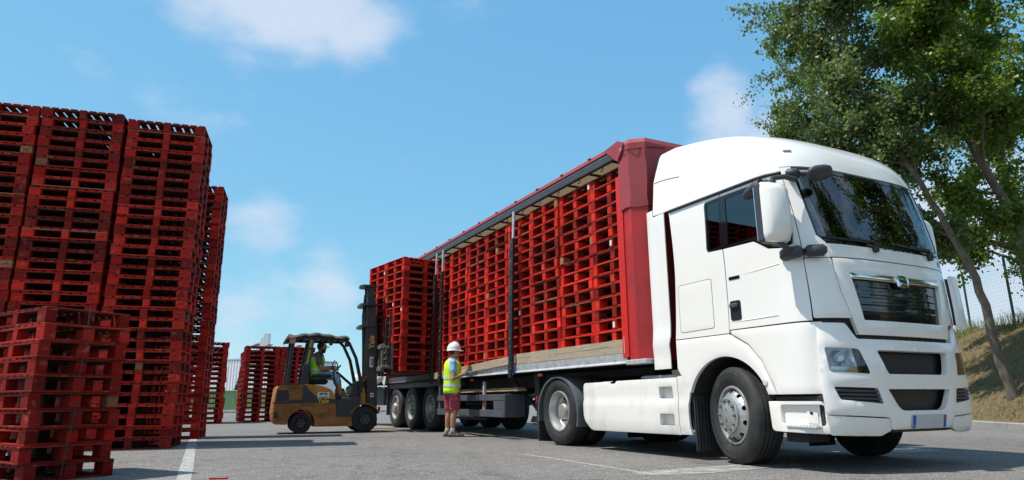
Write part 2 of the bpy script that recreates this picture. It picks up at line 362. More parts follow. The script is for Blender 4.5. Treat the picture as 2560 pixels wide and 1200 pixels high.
TENS = {20: 'twenty', 30: 'thirty', 40: 'forty'}
def ordn(n):
    if n <= 20: return ORD[n]
    if n % 10 == 0: return TENS[n][:-1] + 'ieth'
    return TENS[n // 10 * 10] + '-' + ORD[n % 10]
prnd = random.Random(5)
_tb = MB(); _tb.box((0, 0, 0), (.003, .042, .075), 0); TAGM = mesh_from('paper_tag', _tb.v, _tb.f); TAGM.materials.append(M_paper)
def pallet(kit, loc, rz, label, group, stamp=None, tilt=(0, 0), tone=1.0):
    r = empty('pallet', loc, rz, .1); r.rotation_euler = (tilt[0], tilt[1], rz)
    tag(r, label, 'pallet', group)
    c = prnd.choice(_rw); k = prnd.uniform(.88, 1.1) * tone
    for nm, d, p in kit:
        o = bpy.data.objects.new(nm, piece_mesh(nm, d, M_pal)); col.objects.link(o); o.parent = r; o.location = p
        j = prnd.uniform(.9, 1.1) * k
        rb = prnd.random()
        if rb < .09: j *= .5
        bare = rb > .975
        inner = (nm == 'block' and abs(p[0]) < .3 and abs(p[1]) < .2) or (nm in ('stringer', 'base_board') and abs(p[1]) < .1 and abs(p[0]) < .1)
        o.color = (.10 * j, .045 * j, .028 * j, 1) if inner else (.34 * j, .15 * j, .075 * j, 1) if bare else (c[0] * j, c[1] * j, c[2] * j, 1)  # inner pieces in dark wood colour, putting shade into the openings
    if stamp:
        o = bpy.data.objects.new('stamp', STAMP); col.objects.link(o); o.parent = r; o.location = stamp[0]; o.rotation_euler = stamp[1]
    if tone == 1.0 and prnd.random() < .05:
        o = bpy.data.objects.new('paper_tag', TAGM); col.objects.link(o); o.parent = r; o.location = (-kit[0][2][0] * 0 - .5725, prnd.choice((-.40, .0, .02)), .07 + prnd.uniform(-.01, .02))
    return r
def stack(kit, base, rz, n, pitch, what, group, jit=.008, yaw=.006, stamp=None, z0=0.0, lean=(0, 0), tone=1.0):
    z = z0
    for i in range(n):
        dx, dy = prnd.gauss(0, jit), prnd.gauss(0, jit)
        nm = ordn(i + 1)
        pos = ('bottom' if i == 0 else 'top' if i == n - 1 else nm + ' from the bottom')
        lab = ('red pallet, %s of ' % pos if pos in ('bottom', 'top') else 'red pallet, %s up in ' % nm) + what
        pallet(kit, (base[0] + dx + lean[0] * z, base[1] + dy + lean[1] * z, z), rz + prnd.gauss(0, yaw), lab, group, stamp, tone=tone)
        z += pitch
PH = .1595
KIT = pallet_kit(1.14, .92, PH); KIT_S = pallet_kit(1.14, .76, .1515)
# the tall row: wide faces towards the yard
e = Vector((.958, .287)); n_ = Vector((-.287, .958)); az = math.atan2(e.y, e.x)
def corner_stack(Rc, n, pitch, what, group, **kw):
    c = Vector(Rc) - e * .57 + n_ * .46
    stack(KIT, c, az, n, pitch, what, group, tone=.84, **kw)  # tone darkens the pallet colours to deepen the shade on these stacks
STF = ((.49, -.4605, .068), (R(90), 0, 0))
G_tall = 'pallets in the tall row of stacks'
corner_stack((-5.075, 10.27), 32, .160, 'the tall row\'s end stack nearest the forklift', G_tall, stamp=STF)
corner_stack((-6.235, 9.925), 32, .1622, 'the tall stack behind the strapped stack', G_tall, stamp=STF)
corner_stack((-7.37, 9.585), 32, .1622, 'the tall row\'s third stack from the forklift', G_tall, stamp=STF)
corner_stack((-5.905, 12.95), 31, .160, 'the tall stack standing behind the front row', 'pallets in the tall stack behind the front row')
# short strapped stack in the foreground
fx = Vector((.842, -.54)); FGC = Vector((-4.475, 6.56)); fgz = math.atan2(fx.y, fx.x)
stack(KIT_S, FGC, fgz, 10, .1522, 'the short stack tied with black strap', 'pallets in the short strapped stack', jit=.019, yaw=.018, tone=.46)  # colours cut further, so the paint carries this stack's shade
M_strap = pm('black_plastic_strap', (.02, .02, .022), .5)
fy = Vector((.54, .842))
def fgp(x, y, z): q = FGC + fx * x + fy * y; return (q.x, q.y, z)
mb = MB(); zz = [(1.53, .585, .02), (1.49, .592, .012), (1.2, .595, .006), (.93, .592, .0), (.9, .59, -.004)]
mb.tube([fgp(x, y - .02, z) for z, x, y in zz], .006, 6)
tag(mb.build('strap', M_strap), 'black strap hanging down the upper half of the short pallet stack', 'strap')
mb = MB(); zz = [(.70, .592, .0), (.66, .597, .006), (.45, .597, -.01), (.2, .594, -.03), (.02, .595, -.04)]
mb.tube([fgp(x, y - .02, z) for z, x, y in zz], .005, 6)
tag(mb.build('strap', M_strap), 'black strap hanging down the lower half of the short pallet stack', 'strap')
# far stacks: past the three hundred nearest, one mass
def far_pallets(spots):
    V = []; Fc = []
    for (cx, cy, rz, rows) in spots:
        for r_ in range(rows):
            M = Matrix.Translation((cx + prnd.gauss(0, .012), cy + prnd.gauss(0, .012), r_ * .16)) @ Matrix.Rotation(rz + prnd.gauss(0, .008), 4, 'Z')
            for nm, d, p in KIT:
                mb = MB(); mb.box(p, d, 0, M=M); n0 = len(V); V += mb.v; Fc += [tuple(i + n0 for i in f) for f in mb.f]
    me = mesh_from('far_pallet_stacks', V, Fc); me.materials.append(M_pal); o = link('far_pallet_stacks', me); o.color = (.34, .018, .013, 1)
    return o
TB = Vector((-.45382, .89109)); TL = Vector((.89109, .45382)); taz = math.atan2(TL.y, TL.x)
sp = []
A0 = Vector((-9.25, 21.85)); B0 = Vector((-9.2, 23.14))
for k in range(2): q = A0 - TL * (.57 + 1.17 * k) + TB * .46; sp.append((q.x, q.y, taz, 16))
q = A0 - TL * .57 + TB * 1.42; sp.append((q.x, q.y, taz, 15))
for k in range(2):
    q = B0 + TL * (.57 + 1.17 * k) + TB * .46; sp.append((q.x, q.y, taz, 16))
    q = B0 + TL * (.57 + 1.17 * k) + TB * 1.42; sp.append((q.x, q.y, taz, 16 if k else 15))
for k in range(1, 3):
    q = Vector((-5.905, 12.95)) - e * (.57 + 1.17 * k) + n_ * .46; sp.append((q.x, q.y, az, 30))
sp.append((*(Vector((-5.075, 10.27)) - e * (.57 + .50) + n_ * 1.42), az, 30))  # unseen stack added behind the end stack to darken its openings
for k in range(0, 2):
    q = Vector((-6.78, 9.925)) - e * (.57 + 1.16 * k) + n_ * 1.42; sp.append((q.x, q.y, az, 31))
tag(far_pallets(sp), 'far stacks of red pallets, with unseen stacks behind the tall row', 'pallets', kind='stuff')
# broken boards lying on the far stacks
for k, (dx, dy, rz, hh) in enumerate([(.30, .3, .3, .10), (.72, .4, -.2, .05), (1.75, .35, .1, .09)]):
    q = B0 + TL * dx + TB * dy; mb = MB()
    for j in range(3): mb.box((q.x + .03 * j, q.y + .05 * j, 2.561 + .02 + .034 * j), (.20, .09, .03), .003, rot=Matrix.Rotation(rz + .6 * j, 4, 'Z'))
    o = mb.build('broken_board', M_plank2); tag(o, ['small pile of wood offcuts on the corner of a far pallet stack', 'thin wood offcuts lying midway on a far pallet stack', 'wood offcuts on the far stack behind the forklift guard'][k], 'offcuts')
# ------------------------------------------------------------------ truck frame: x forward, y to the far side, z up; origin at the trailer's front near corner
TO = Vector((1.513, 8.635, 0)); TANG = math.atan2(-.89109, .45382)
TM = Matrix.Translation(TO) @ Matrix.Rotation(TANG, 4, 'Z')
def troot(name, x, y):
    o = empty(name, TM @ Vector((x, y, 0)), TANG); OFF[o.name] = (-x, -y, 0); return o
class Hull:
    """plan section: straight side + superellipse nose; table rows (z, xf, w, a)"""
    def __init__(s, rows, n=3., yc=1.23, zlin=3.1):
        s.n = n; s.yc = yc; A = np.array(rows, float); q = [A[0, 0]]
        for i in range(1, len(A)): q.append(A[i, 0] if A[i, 0] <= zlin else q[-1] + math.hypot(A[i, 0] - A[i - 1, 0], A[i, 1] - A[i - 1, 1]))
        s.q = np.array(q); s.R = A; t = np.linspace(0, math.pi / 2, 400); y = 1.18 * np.sin(t) ** (2 / n); x = .5 * np.cos(t) ** (2 / n)
        s.t = t; s.L = np.concatenate([[0], np.cumsum(np.hypot(np.diff(x), np.diff(y)))]); s.Lc = float(s.L[-1]); s.m = [s._pch(A[:, k]) for k in range(4)]
    def _pch(s, v):
        d = np.diff(v) / np.diff(s.q); m = np.zeros(len(v))
        for i in range(1, len(v) - 1):
            if d[i - 1] * d[i] > 0: m[i] = 2 / (1 / d[i - 1] + 1 / d[i])
        m[0] = d[0]; m[-1] = d[-1]; return m
    def row(s, q):
        i = int(min(max(np.searchsorted(s.q, q) - 1, 0), len(s.q) - 2)); h = s.q[i + 1] - s.q[i]; t = (q - s.q[i]) / h
        return [(2 * t ** 3 - 3 * t * t + 1) * s.R[i, k] + (t ** 3 - 2 * t * t + t) * h * s.m[k][i] + (-2 * t ** 3 + 3 * t * t) * s.R[i + 1, k] + (t ** 3 - t * t) * h * s.m[k][i + 1] for k in range(4)]
    def P0(s, S, q):
        z, xf, w, a = s.row(q); sg = -1 if S < 0 else 1; S = abs(S)
        if S <= s.Lc:
            t = float(np.interp(S, s.L, s.t)); y = w * max(math.sin(t), 0) ** (2 / s.n); x = xf - a + a * max(math.cos(t), 0) ** (2 / s.n)
        else: y = w; x = xf - a - (S - s.Lc)
        return Vector((x, s.yc + sg * y, z))
    def P(s, S, q, off=0):
        p = s.P0(S, q)
        if off:
            e_ = .012; n = (s.P0(S + e_, q) - s.P0(S - e_, q)).cross(s.P0(S, q + e_) - s.P0(S, q - e_))
            if n.length > 1e-9: p = p + n.normalized() * off
        return p
    def sx(s, x, q):
        z, xf, w, a = s.row(q); xc = xf - a
        if x <= xc: return -(s.Lc + xc - x)
        r_ = min((x - xc) / a, 1); t = math.acos(min(1, r_ ** (s.n / 2))); return -float(np.interp(t, s.t, s.L))
def inside(pts, poly):
    poly = np.asarray(poly); x, y = pts[:, 0], pts[:, 1]; c = np.zeros(len(pts), bool); j = len(poly) - 1
    for i in range(len(poly)):
        xi, yi = poly[i]; xj, yj = poly[j]
        if yi != yj:
            k = ((yi > y) != (yj > y)) & (x < (xj - xi) * (y - yi) / (yj - yi) + xi); c ^= k
        j = i
    return c
def densify(poly, res):
    out = []
    for i in range(len(poly)):
        a, b_ = Vector(poly[i]).to_2d(), Vector(poly[(i + 1) % len(poly)]).to_2d(); n = max(1, int(math.ceil((b_ - a).length / res)))
        for k in range(n): q = a.lerp(b_, k / n); out.append((q.x, q.y))
    return out
def skin(name, mapf, outline, mat, parent, holes=(), off=0.0, th=.02, res=.05, smooth=40, edge=.0):
    """curved sheet: 2-D outline with holes, triangulated and mapped by mapf(u, v, off); real thickness"""
    ol = densify(outline, res); hs_ = [densify(h, res * .7) for h in holes]
    lo = np.min(ol, 0); hi = np.max(ol, 0)
    gx = np.arange(lo[0] + res * .5, hi[0], res); gy = np.arange(lo[1] + res * .5, hi[1], res)
    bd = np.array(ol + [p for h in hs_ for p in h]); pts = list(map(tuple, bd)); ed = []; k0 = 0
    for lp in [ol] + hs_:
        ed += [(k0 + i, k0 + (i + 1) % len(lp)) for i in range(len(lp))]; k0 += len(lp)
    if len(gx) and len(gy):
        G = np.array([(a, b_) for a in gx for b_ in gy]); m = inside(G, ol)
        for h in hs_: m &= ~inside(G, h)
        G = G[m]
        if len(G):
            d2 = ((G[:, None, :] - bd[None]) ** 2).sum(2).min(1); pts += list(map(tuple, G[d2 > (res * .38) ** 2]))
    V2, E2, F2, *_ = mgeo.delaunay_2d_cdt([Vector(p) for p in pts], ed, [], 0, 1e-6)
    cen = np.array([(sum(V2[i].x for i in f) / 3, sum(V2[i].y for i in f) / 3) for f in F2]); m = inside(cen, ol)
    for h in hs_: m &= ~inside(cen, h)
    F2 = [f for f, k in zip(F2, m) if k]; cnt = {}
    for f in F2:
        for i in range(3):
            e_ = (f[i], f[(i + 1) % 3]); cnt[tuple(sorted(e_))] = cnt.get(tuple(sorted(e_)), 0) + 1
    n = len(V2); bset = set(i for e_, c in cnt.items() if c == 1 for i in e_)
    V = [mapf(v.x, v.y, off - (edge if i in bset else 0)) for i, v in enumerate(V2)] + [mapf(v.x, v.y, off - th) for v in V2]
    Fc = [tuple(f) for f in F2] + [tuple(i + n for i in reversed(f)) for f in F2]
    Fc += [(a, b_, b_ + n, a + n) for (a, b_), c in cnt.items() if c == 1]
    used = sorted(set(i for f in Fc for i in f)); mp_ = {u: k for k, u in enumerate(used)}
    me = mesh_from(name, [V[u] for u in used], [tuple(mp_[i] for i in f) for f in Fc]); fix_normals(me)
    me.polygons.foreach_set('use_smooth', [True] * len(me.polygons)); me.set_sharp_from_angle(angle=R(smooth))
    return link(name, me, mat, parent)
def mirr(poly): return [(-a, b_) for a, b_ in poly]
CABT = [(1.0, 2.90, 1.18, .5), (1.4, 2.90, 1.18, .5), (2.0, 2.87, 1.18, .5), (2.2, 2.85, 1.18, .5), (2.95, 2.69, 1.165, .5), (3.1, 2.64, 1.15, .5), (3.25, 2.55, 1.135, .5), (3.4, 2.39, 1.12, .5), (3.52, 2.17, 1.105, .5), (3.61, 1.94, 1.09, .5),
        (3.70, 1.56, 1.075, .48), (3.76, 1.2, 1.05, .35), (3.79, 1.0, 1.0, .2), (3.805, .9, .85, .08), (3.81, .86, .5, .03), (3.812, .83, .02, .01)]
BUMPT = [(.26, 2.84, 1.17, .5), (.32, 2.90, 1.19, .5), (.6, 2.95, 1.2, .5), (.9, 2.95, 1.2, .5), (1.1, 2.93, 1.2, .5), (1.4, 2.88, 1.19, .5)]
H = Hull(CABT); HB = Hull(BUMPT)
truck = troot('semi_truck', .6, 1.23)
tag(truck, 'white semi truck tractor with tall sleeper cab, coupled to the red trailer', 'truck')
sx = H.sx
both = (1, -1)
def two(name, hull, poly, mat, holes=(), **kw):
    """a panel on the near side and its mirror image on the far side"""
    o = []
    for k in both: o.append(skin(name, hull.P, poly if k > 0 else mirr(poly), mat, truck, [h if k > 0 else mirr(h) for h in holes], **kw))
    return o
# cab side behind the door, with the notch of the quarter window
XD = 1.685
cs = [(sx(.83, 1.35), 1.35), (sx(XD, 1.35), 1.35), (sx(XD, 2.27), 2.27), (sx(1.46, 2.28), 2.28), (sx(1.44, 2.32), 2.32), (sx(1.44, 2.84), 2.84), (sx(1.46, 2.87), 2.87), (sx(XD, 2.875), 2.875), (sx(XD, 2.905), 2.905), (sx(.83, 2.905), 2.905)]
for i, o in enumerate(two('cab_side', H, cs, M_white, th=.03)):
    y0 = .05 if i == 0 else 2.41
    sgn = -1 if i == 0 else 1
    # storage hatch with its joint
    f = lambda u, v, off, y0=y0, sgn=sgn: Vector((u, y0 + sgn * off, v))
    hp = rounded([(.93, 1.42), (1.475, 1.43), (1.475, 1.975), (.93, 1.97)], .035)
    h1 = skin('locker_hatch', f, hp, M_white, o, off=.004, th=.02, edge=.002); h1.location = (0, 0, 0)
    jt = skin('hatch_joint', f, rounded([(.924, 1.414), (1.481, 1.424), (1.481, 1.981), (.924, 1.976)], .038), M_dkgrey, o, [hp], off=.0012, th=.004); jt.location = (0, 0, 0)
# door
dp = [(sx(1.70, 1.385), 1.385), (-1.150, 1.385), (-1.148, 2.0), (-1.145, 2.905), (sx(1.70, 2.905), 2.905), (sx(1.70, 2.875), 2.875), (-1.21, 2.875), (-1.195, 2.25), (-1.215, 2.15), (-1.32, 2.12), (-1.50, 2.15), (-1.66, 2.262), (sx(1.70, 2.27), 2.27)]
doors = two('door', H, dp, M_white, th=.03)
dgl = [(sx(1.735, 2.285), 2.285), (-1.655, 2.278), (-1.495, 2.168), (-1.32, 2.138), (-1.228, 2.162), (-1.210, 2.25), (-1.222, 2.865), (sx(1.735, 2.865), 2.865)]
qgl = rounded([(sx(1.447, 2.285), 2.285), (sx(1.675, 2.285), 2.285), (sx(1.675, 2.868), 2.868), (sx(1.447, 2.868), 2.868)], .04)
def shrink(poly, d):
    c = np.mean(np.array(poly), 0); out = []
    n = len(poly)
    for i in range(n):
        a, p, b_ = (Vector(poly[i - 1]).to_2d(), Vector(poly[i]).to_2d(), Vector(poly[(i + 1) % n]).to_2d())
        t = ((p - a).normalized() + (b_ - p).normalized()).normalized(); nn = Vector((-t.y, t.x))
        if nn.dot(Vector(c).to_2d() - p) < 0: nn = -nn
        q = p + nn * d; out.append((q.x, q.y))
    return out
for i, dr in enumerate(doors):
    k = 1 if i == 0 else -1; mm = (lambda P_: P_) if i == 0 else mirr
    a = skin('door_window', H.P, mm(shrink(dgl, .012)), M_glass, dr, off=-.012, th=.004); a.location = (0, 0, 0)
    b2 = skin('window_seal', H.P, mm(dgl), M_blackg, dr, [mm(shrink(dgl, .035))], off=-.004, th=.012); b2.location = (0, 0, 0)
    skin('quarter_window', H.P, mm(shrink(qgl, .01)), M_glass, truck, off=-.012, th=.004)
    skin('quarter_window_seal', H.P, mm(qgl), M_blackg, truck, [mm(shrink(qgl, .022))], off=-.004, th=.012)
    skin('window_pillar', H.P, mm([(sx(1.665, 2.285), 2.285), (sx(1.765, 2.285), 2.285), (sx(1.765, 2.87), 2.87), (sx(1.665, 2.87), 2.87)]), M_blackg, truck, off=-.0065, th=.01)
    # handle in its cup
    ys = .05 if i == 0 else 2.41; sg = -1 if i == 0 else 1
    mb = MB(); mb.prism(rounded([(1.735, 1.475), (1.885, 1.475), (1.885, 1.685), (1.735, 1.685)], .03), ys + sg * .006, ys - sg * .01); h1 = mb.build('door_handle', M_black, dr); h1.location = (0, 0, 0)
    mb = MB(); mb.box((1.80, ys + sg * .022, 1.63), (.115, .03, .05), .012); h2 = mb.build('handle_grip', M_dkgrey, dr); h2.location = (0, 0, 0)
    mb = MB(); mb.box((1.825, ys + sg * .003, 1.93), (.155, .008, .035), .003); h3 = mb.build('name_plate', M_blackg, dr); h3.location = (0, 0, 0)
    # drip rail
    mb = MB(); mb.tube([H.P(k * sx(x_, 2.925), 2.925, .012) if i == 0 else H.P(-sx(x_, 2.925), 2.925, .012) for x_ in np.linspace(.84, 2.47, 14)], .016, 8); mb.build('drip_rail', M_dkgrey, truck)
# windscreen pillars
two('windscreen_pillar', H, [(-1.140, 2.0), (-.88, 2.0), (-.905, 2.15), (-.985, 2.225), (-1.016, 2.53), (-1.03, 2.90), (-1.03, 2.985), (-1.138, 2.985)], M_white, th=.03)
# roof with high visor; open tail with fairing
qm = float(H.q[-1]); rq = np.linspace(3.02, qm - .002, 40)
def rear_S(q): return H.sx(min(.70, max(.52, .52 + (H.row(q)[0] - 3.40) * .28)), q)
left = [(sx(.53, 2.945), 2.945)] + [(rear_S(q), q) for q in rq]
front = [(-1.14, 2.945), (-1.14, 2.995), (-1.03, 2.995), (-.6, 2.985), (-.26, 2.98), (0, 2.978)]
outl = left[::-1] + front + mirr(front[:-1][::-1]) + mirr(left)
skin('roof', H.P, outl, M_white, truck, th=.03, res=.07)
# windscreen
wsr = [(-.995, 2.225), (-1.022, 2.53), (-1.038, 2.90), (-1.022, 2.972), (-.6, 2.965), (-.26, 2.962), (0, 2.96)]
wsb = [(0, 2.148), (-.5, 2.15), (-.9, 2.165), (-.965, 2.195)]
ws = wsb[::-1][::-1] + wsr
ws = wsb + wsr[:-1]
ws = ws + [(0, 2.96)] + mirr(wsr[:-1][::-1]) + mirr(wsb[1:][::-1])
skin('windscreen', H.P, shrink(ws, .008), M_glass, truck, off=-.010, th=.005, res=.06)
skin('windscreen_seal', H.P, ws, M_blackg, truck, [shrink(ws, .035)], off=-.003, th=.012)
# cowl below the glass
cw = [(-.875, 2.005), (-.895, 2.14), (-.5, 2.132), (0, 2.13), (.5, 2.132), (.895, 2.14), (.875, 2.005)]
skin('cowl', H.P, cw, M_white, truck, th=.03, edge=.004)
for S_ in (-.30, .62):
    mb = MB(); mb.tube([H.P(S_, 2.135, .02), H.P(S_ - .04, 2.175, .045), H.P(S_ - .35, 2.19, .03)], .014, 7); wa = mb.build('wiper_arm', M_black, truck)
    mb = MB(); mb.tube([H.P(S_ - .62, 2.20, .014), H.P(S_ - .3, 2.185, .016), H.P(S_ + .12, 2.18, .014)], .010, 6); o = mb.build('wiper_blade', M_black, wa); o.location = (0, 0, 0)
    mb = MB(); mb.box(H.P(S_, 2.115, .02), (.05, .06, .07), .01); o = mb.build('wiper_pivot', M_black, wa); o.location = (0, 0, 0)
# corner air deflectors and front flap
dfl = [(-1.137, 1.405), (-1.142, 1.99), (-.882, 1.99), (-.875, 1.88), (-.845, 1.665), (-.762, 1.405)]
skin('corner_deflector', H.P, rounded(dfl, .02, 3), M_white, truck, off=.006, th=.03, edge=.005)
fd = skin('corner_deflector', H.P, mirr(rounded(dfl, .02, 3)), M_white, truck, off=.0, th=.02, edge=.004)
vo_ = lambda u, v, off: H.P(u, v, off + .02 + .085 * max(0, min(1, (u - .86) / .2)))
skin('air_vane', vo_, rounded([(.90, 1.38), (1.16, 1.38), (1.15, 1.94), (.91, 1.94)], .03, 3), M_white, truck, off=.02, th=.02, edge=.004)
skin('vane_back', vo_, [(.90, 1.41), (1.12, 1.41), (1.12, 1.91), (.90, 1.91)], M_black, truck, off=-.008, th=.015)
gp = [(-.865, 1.992), (.865, 1.992), (.866, 1.88), (.836, 1.665), (.752, 1.40), (.70, 1.25), (-.70, 1.25), (-.752, 1.40), (-.836, 1.665), (-.866, 1.88)]
gh = rounded([(-.70, 1.852), (.70, 1.852), (.615, 1.39), (-.615, 1.39)], .015, 3)
flap = skin('front_flap', H.P, gp, M_white, truck, [gh], off=.006, th=.05, edge=.006)
g1 = skin('grille', H.P, shrink(gh, -.01), M_blackg, truck, off=-.03, th=.02)
for zz in (1.46, 1.535, 1.61, 1.685):
    a = skin('grille_slat', H.P, [(-.63, zz), (.63, zz), (.635, zz + .05), (-.635, zz + .05)], M_blackg, g1, off=-.0275, th=.012, edge=.003); a.location = (0, 0, 0)
skin('chrome_trim', H.P, [(-.705, 1.792), (-.5, 1.789), (0, 1.786), (.5, 1.789), (.705, 1.792), (.708, 1.85), (-.708, 1.85)], M_chrome, truck, off=.012, th=.03, edge=.008)
em = skin('emblem', H.P, rounded([(-.075, 1.742), (.095, 1.742), (.115, 1.83), (.07, 1.862), (-.05, 1.862), (-.095, 1.83)], .02, 3), M_chrome, truck, off=.026, th=.02, edge=.006)
p0 = H.P(.01, 1.80, .0275)
t_ = frame_text('emblem_lettering', 'MAN', .055, M_black, em, p0, (0, 1, 0), (0, 0, 1), bold=.001); t_.location = (0, 0, 0)
skin('badge', H.P, rounded([(.84, 2.045), (.90, 2.045), (.90, 2.095), (.84, 2.095)], .005, 2), M_blackg, truck, off=.004, th=.008)
# inner shell hides the gaps
skin('inner_shell', H.P, [(sx(.86, 1.1), 1.1), (sx(.86, 2.26), 2.26), (-1.66, 2.24), (-1.5, 2.13), (-1.32, 2.10), (-1.1, 2.0), (-.9, 2.10), (0, 2.08), (.9, 2.10), (1.1, 2.0), (1.32, 2.10), (1.5, 2.13), (1.66, 2.24), (-sx(.86, 2.26), 2.26), (-sx(.86, 1.1), 1.1)], M_dark, truck, off=-.055, th=.01, res=.1)
two('inner_pillar', H, [(-1.20, 1.95), (-.95, 1.95), (-1.0, 2.2), (-1.05, 2.96), (-1.19, 2.96)], M_dark, off=-.05, th=.01)
skin('inner_header', H.P, [(sx(.86, 2.88), 2.88), (-1.2, 2.885), (-1.0, 2.95), (0, 2.93), (1.0, 2.95), (1.2, 2.885), (-sx(.86, 2.88), 2.88), (-sx(.86, 3.05), 3.05), (1.0, 3.05), (0, 3.05), (-1.0, 3.05), (sx(.86, 3.05), 3.05)], M_dark, truck, off=-.05, th=.01, res=.1)
mb = MB(); mb.box((.85, 1.23, 2.08), (.03, 2.24, 2.06), .01); mb.build('rear_wall', M_dark, truck)
mb = MB(); mb.box((1.72, 1.23, 1.32), (1.65, 2.1, .05), .01); mb.build('cab_floor', M_dark, truck)
# interior
mb = MB(); mb.prism([(2.30, 1.45), (2.78, 1.45), (2.76, 2.08), (2.55, 2.12), (2.34, 2.02), (2.22, 1.85)], .40, 2.06); mb.build('dashboard', M_dash, truck)
for yy in (.62, 1.84):
    mb = MB(); mb.box((1.70, yy, 1.78), (.5, .52, .16), .05); mb.box((1.45, yy, 2.12), (.16, .50, .66), .06); mb.box((1.42, yy, 2.52), (.10, .28, .20), .04); mb.build('seat', M_cloth, truck)
mb = MB(); cW = Vector((2.12, 1.80, 2.17)); ax = Vector((-.55, 0, .83)); u1 = Vector((0, 1, 0)); u2 = ax.cross(u1).normalized()
mb.tube([cW + (u1 * math.cos(t) + u2 * math.sin(t)) * .225 for t in np.linspace(0, 2 * math.pi, 33)], .016, 8, caps=False)
for t in (0, math.pi, -math.pi / 2): mb.tube([cW, cW + (u1 * math.cos(t) + u2 * math.sin(t)) * .22], .014, 6)
mb.tube([cW, cW - ax * .25], .03, 8); mb.build('steering_wheel', M_dash, truck)
for (S_, q, w, h) in ((-.955, 2.42, .055, .05), (-.925, 2.29, .06, .045), (-.70, 2.235, .10, .05)):
    skin('windscreen_sticker', H.P, [(S_ - w / 2, q - h / 2), (S_ + w / 2, q - h / 2), (S_ + w / 2, q + h / 2), (S_ - w / 2, q + h / 2)], M_paper, truck, off=-.017, th=.001)
for (S_, q_) in ((-.985, 3.205), (.985, 3.205)):
    skin('marker_lamp', H.P, rounded([(S_ - .045, q_ - .014), (S_ + .045, q_ - .014), (S_ + .045, q_ + .014), (S_ - .045, q_ + .014)], .008, 3), M_lampgrey, truck, off=.014, th=.02, res=.02, edge=.006)
for sg in both:
    mb = MB(); mb.tube([H.P(sg * sx(x_, q_), q_, .0005) for x_, q_ in ((.535, 3.47), (.66, 3.465), (.80, 3.44), (.95, 3.405), (1.02, 3.385))], .0045, 5); mb.build('roof_joint', M_dkgrey, truck)
    mb = MB(); mb.tube([H.P(sg * S_, q_, -.001) for S_, q_ in ((-1.155, 1.985), (-1.4, 1.972), (-1.7, 1.955), (-1.95, 1.945))], [.006, .006, .005, .002], 6); mb.build('door_crease', M_white, truck, 80)
    mb = MB(); mb.tube([H.P(sg * S_, q_, -.001) for S_, q_ in ((-1.155, 1.475), (-1.5, 1.468), (-1.9, 1.462), (-2.15, 1.46))], [.007, .007, .006, .002], 6); mb.build('door_crease', M_white, truck, 80)
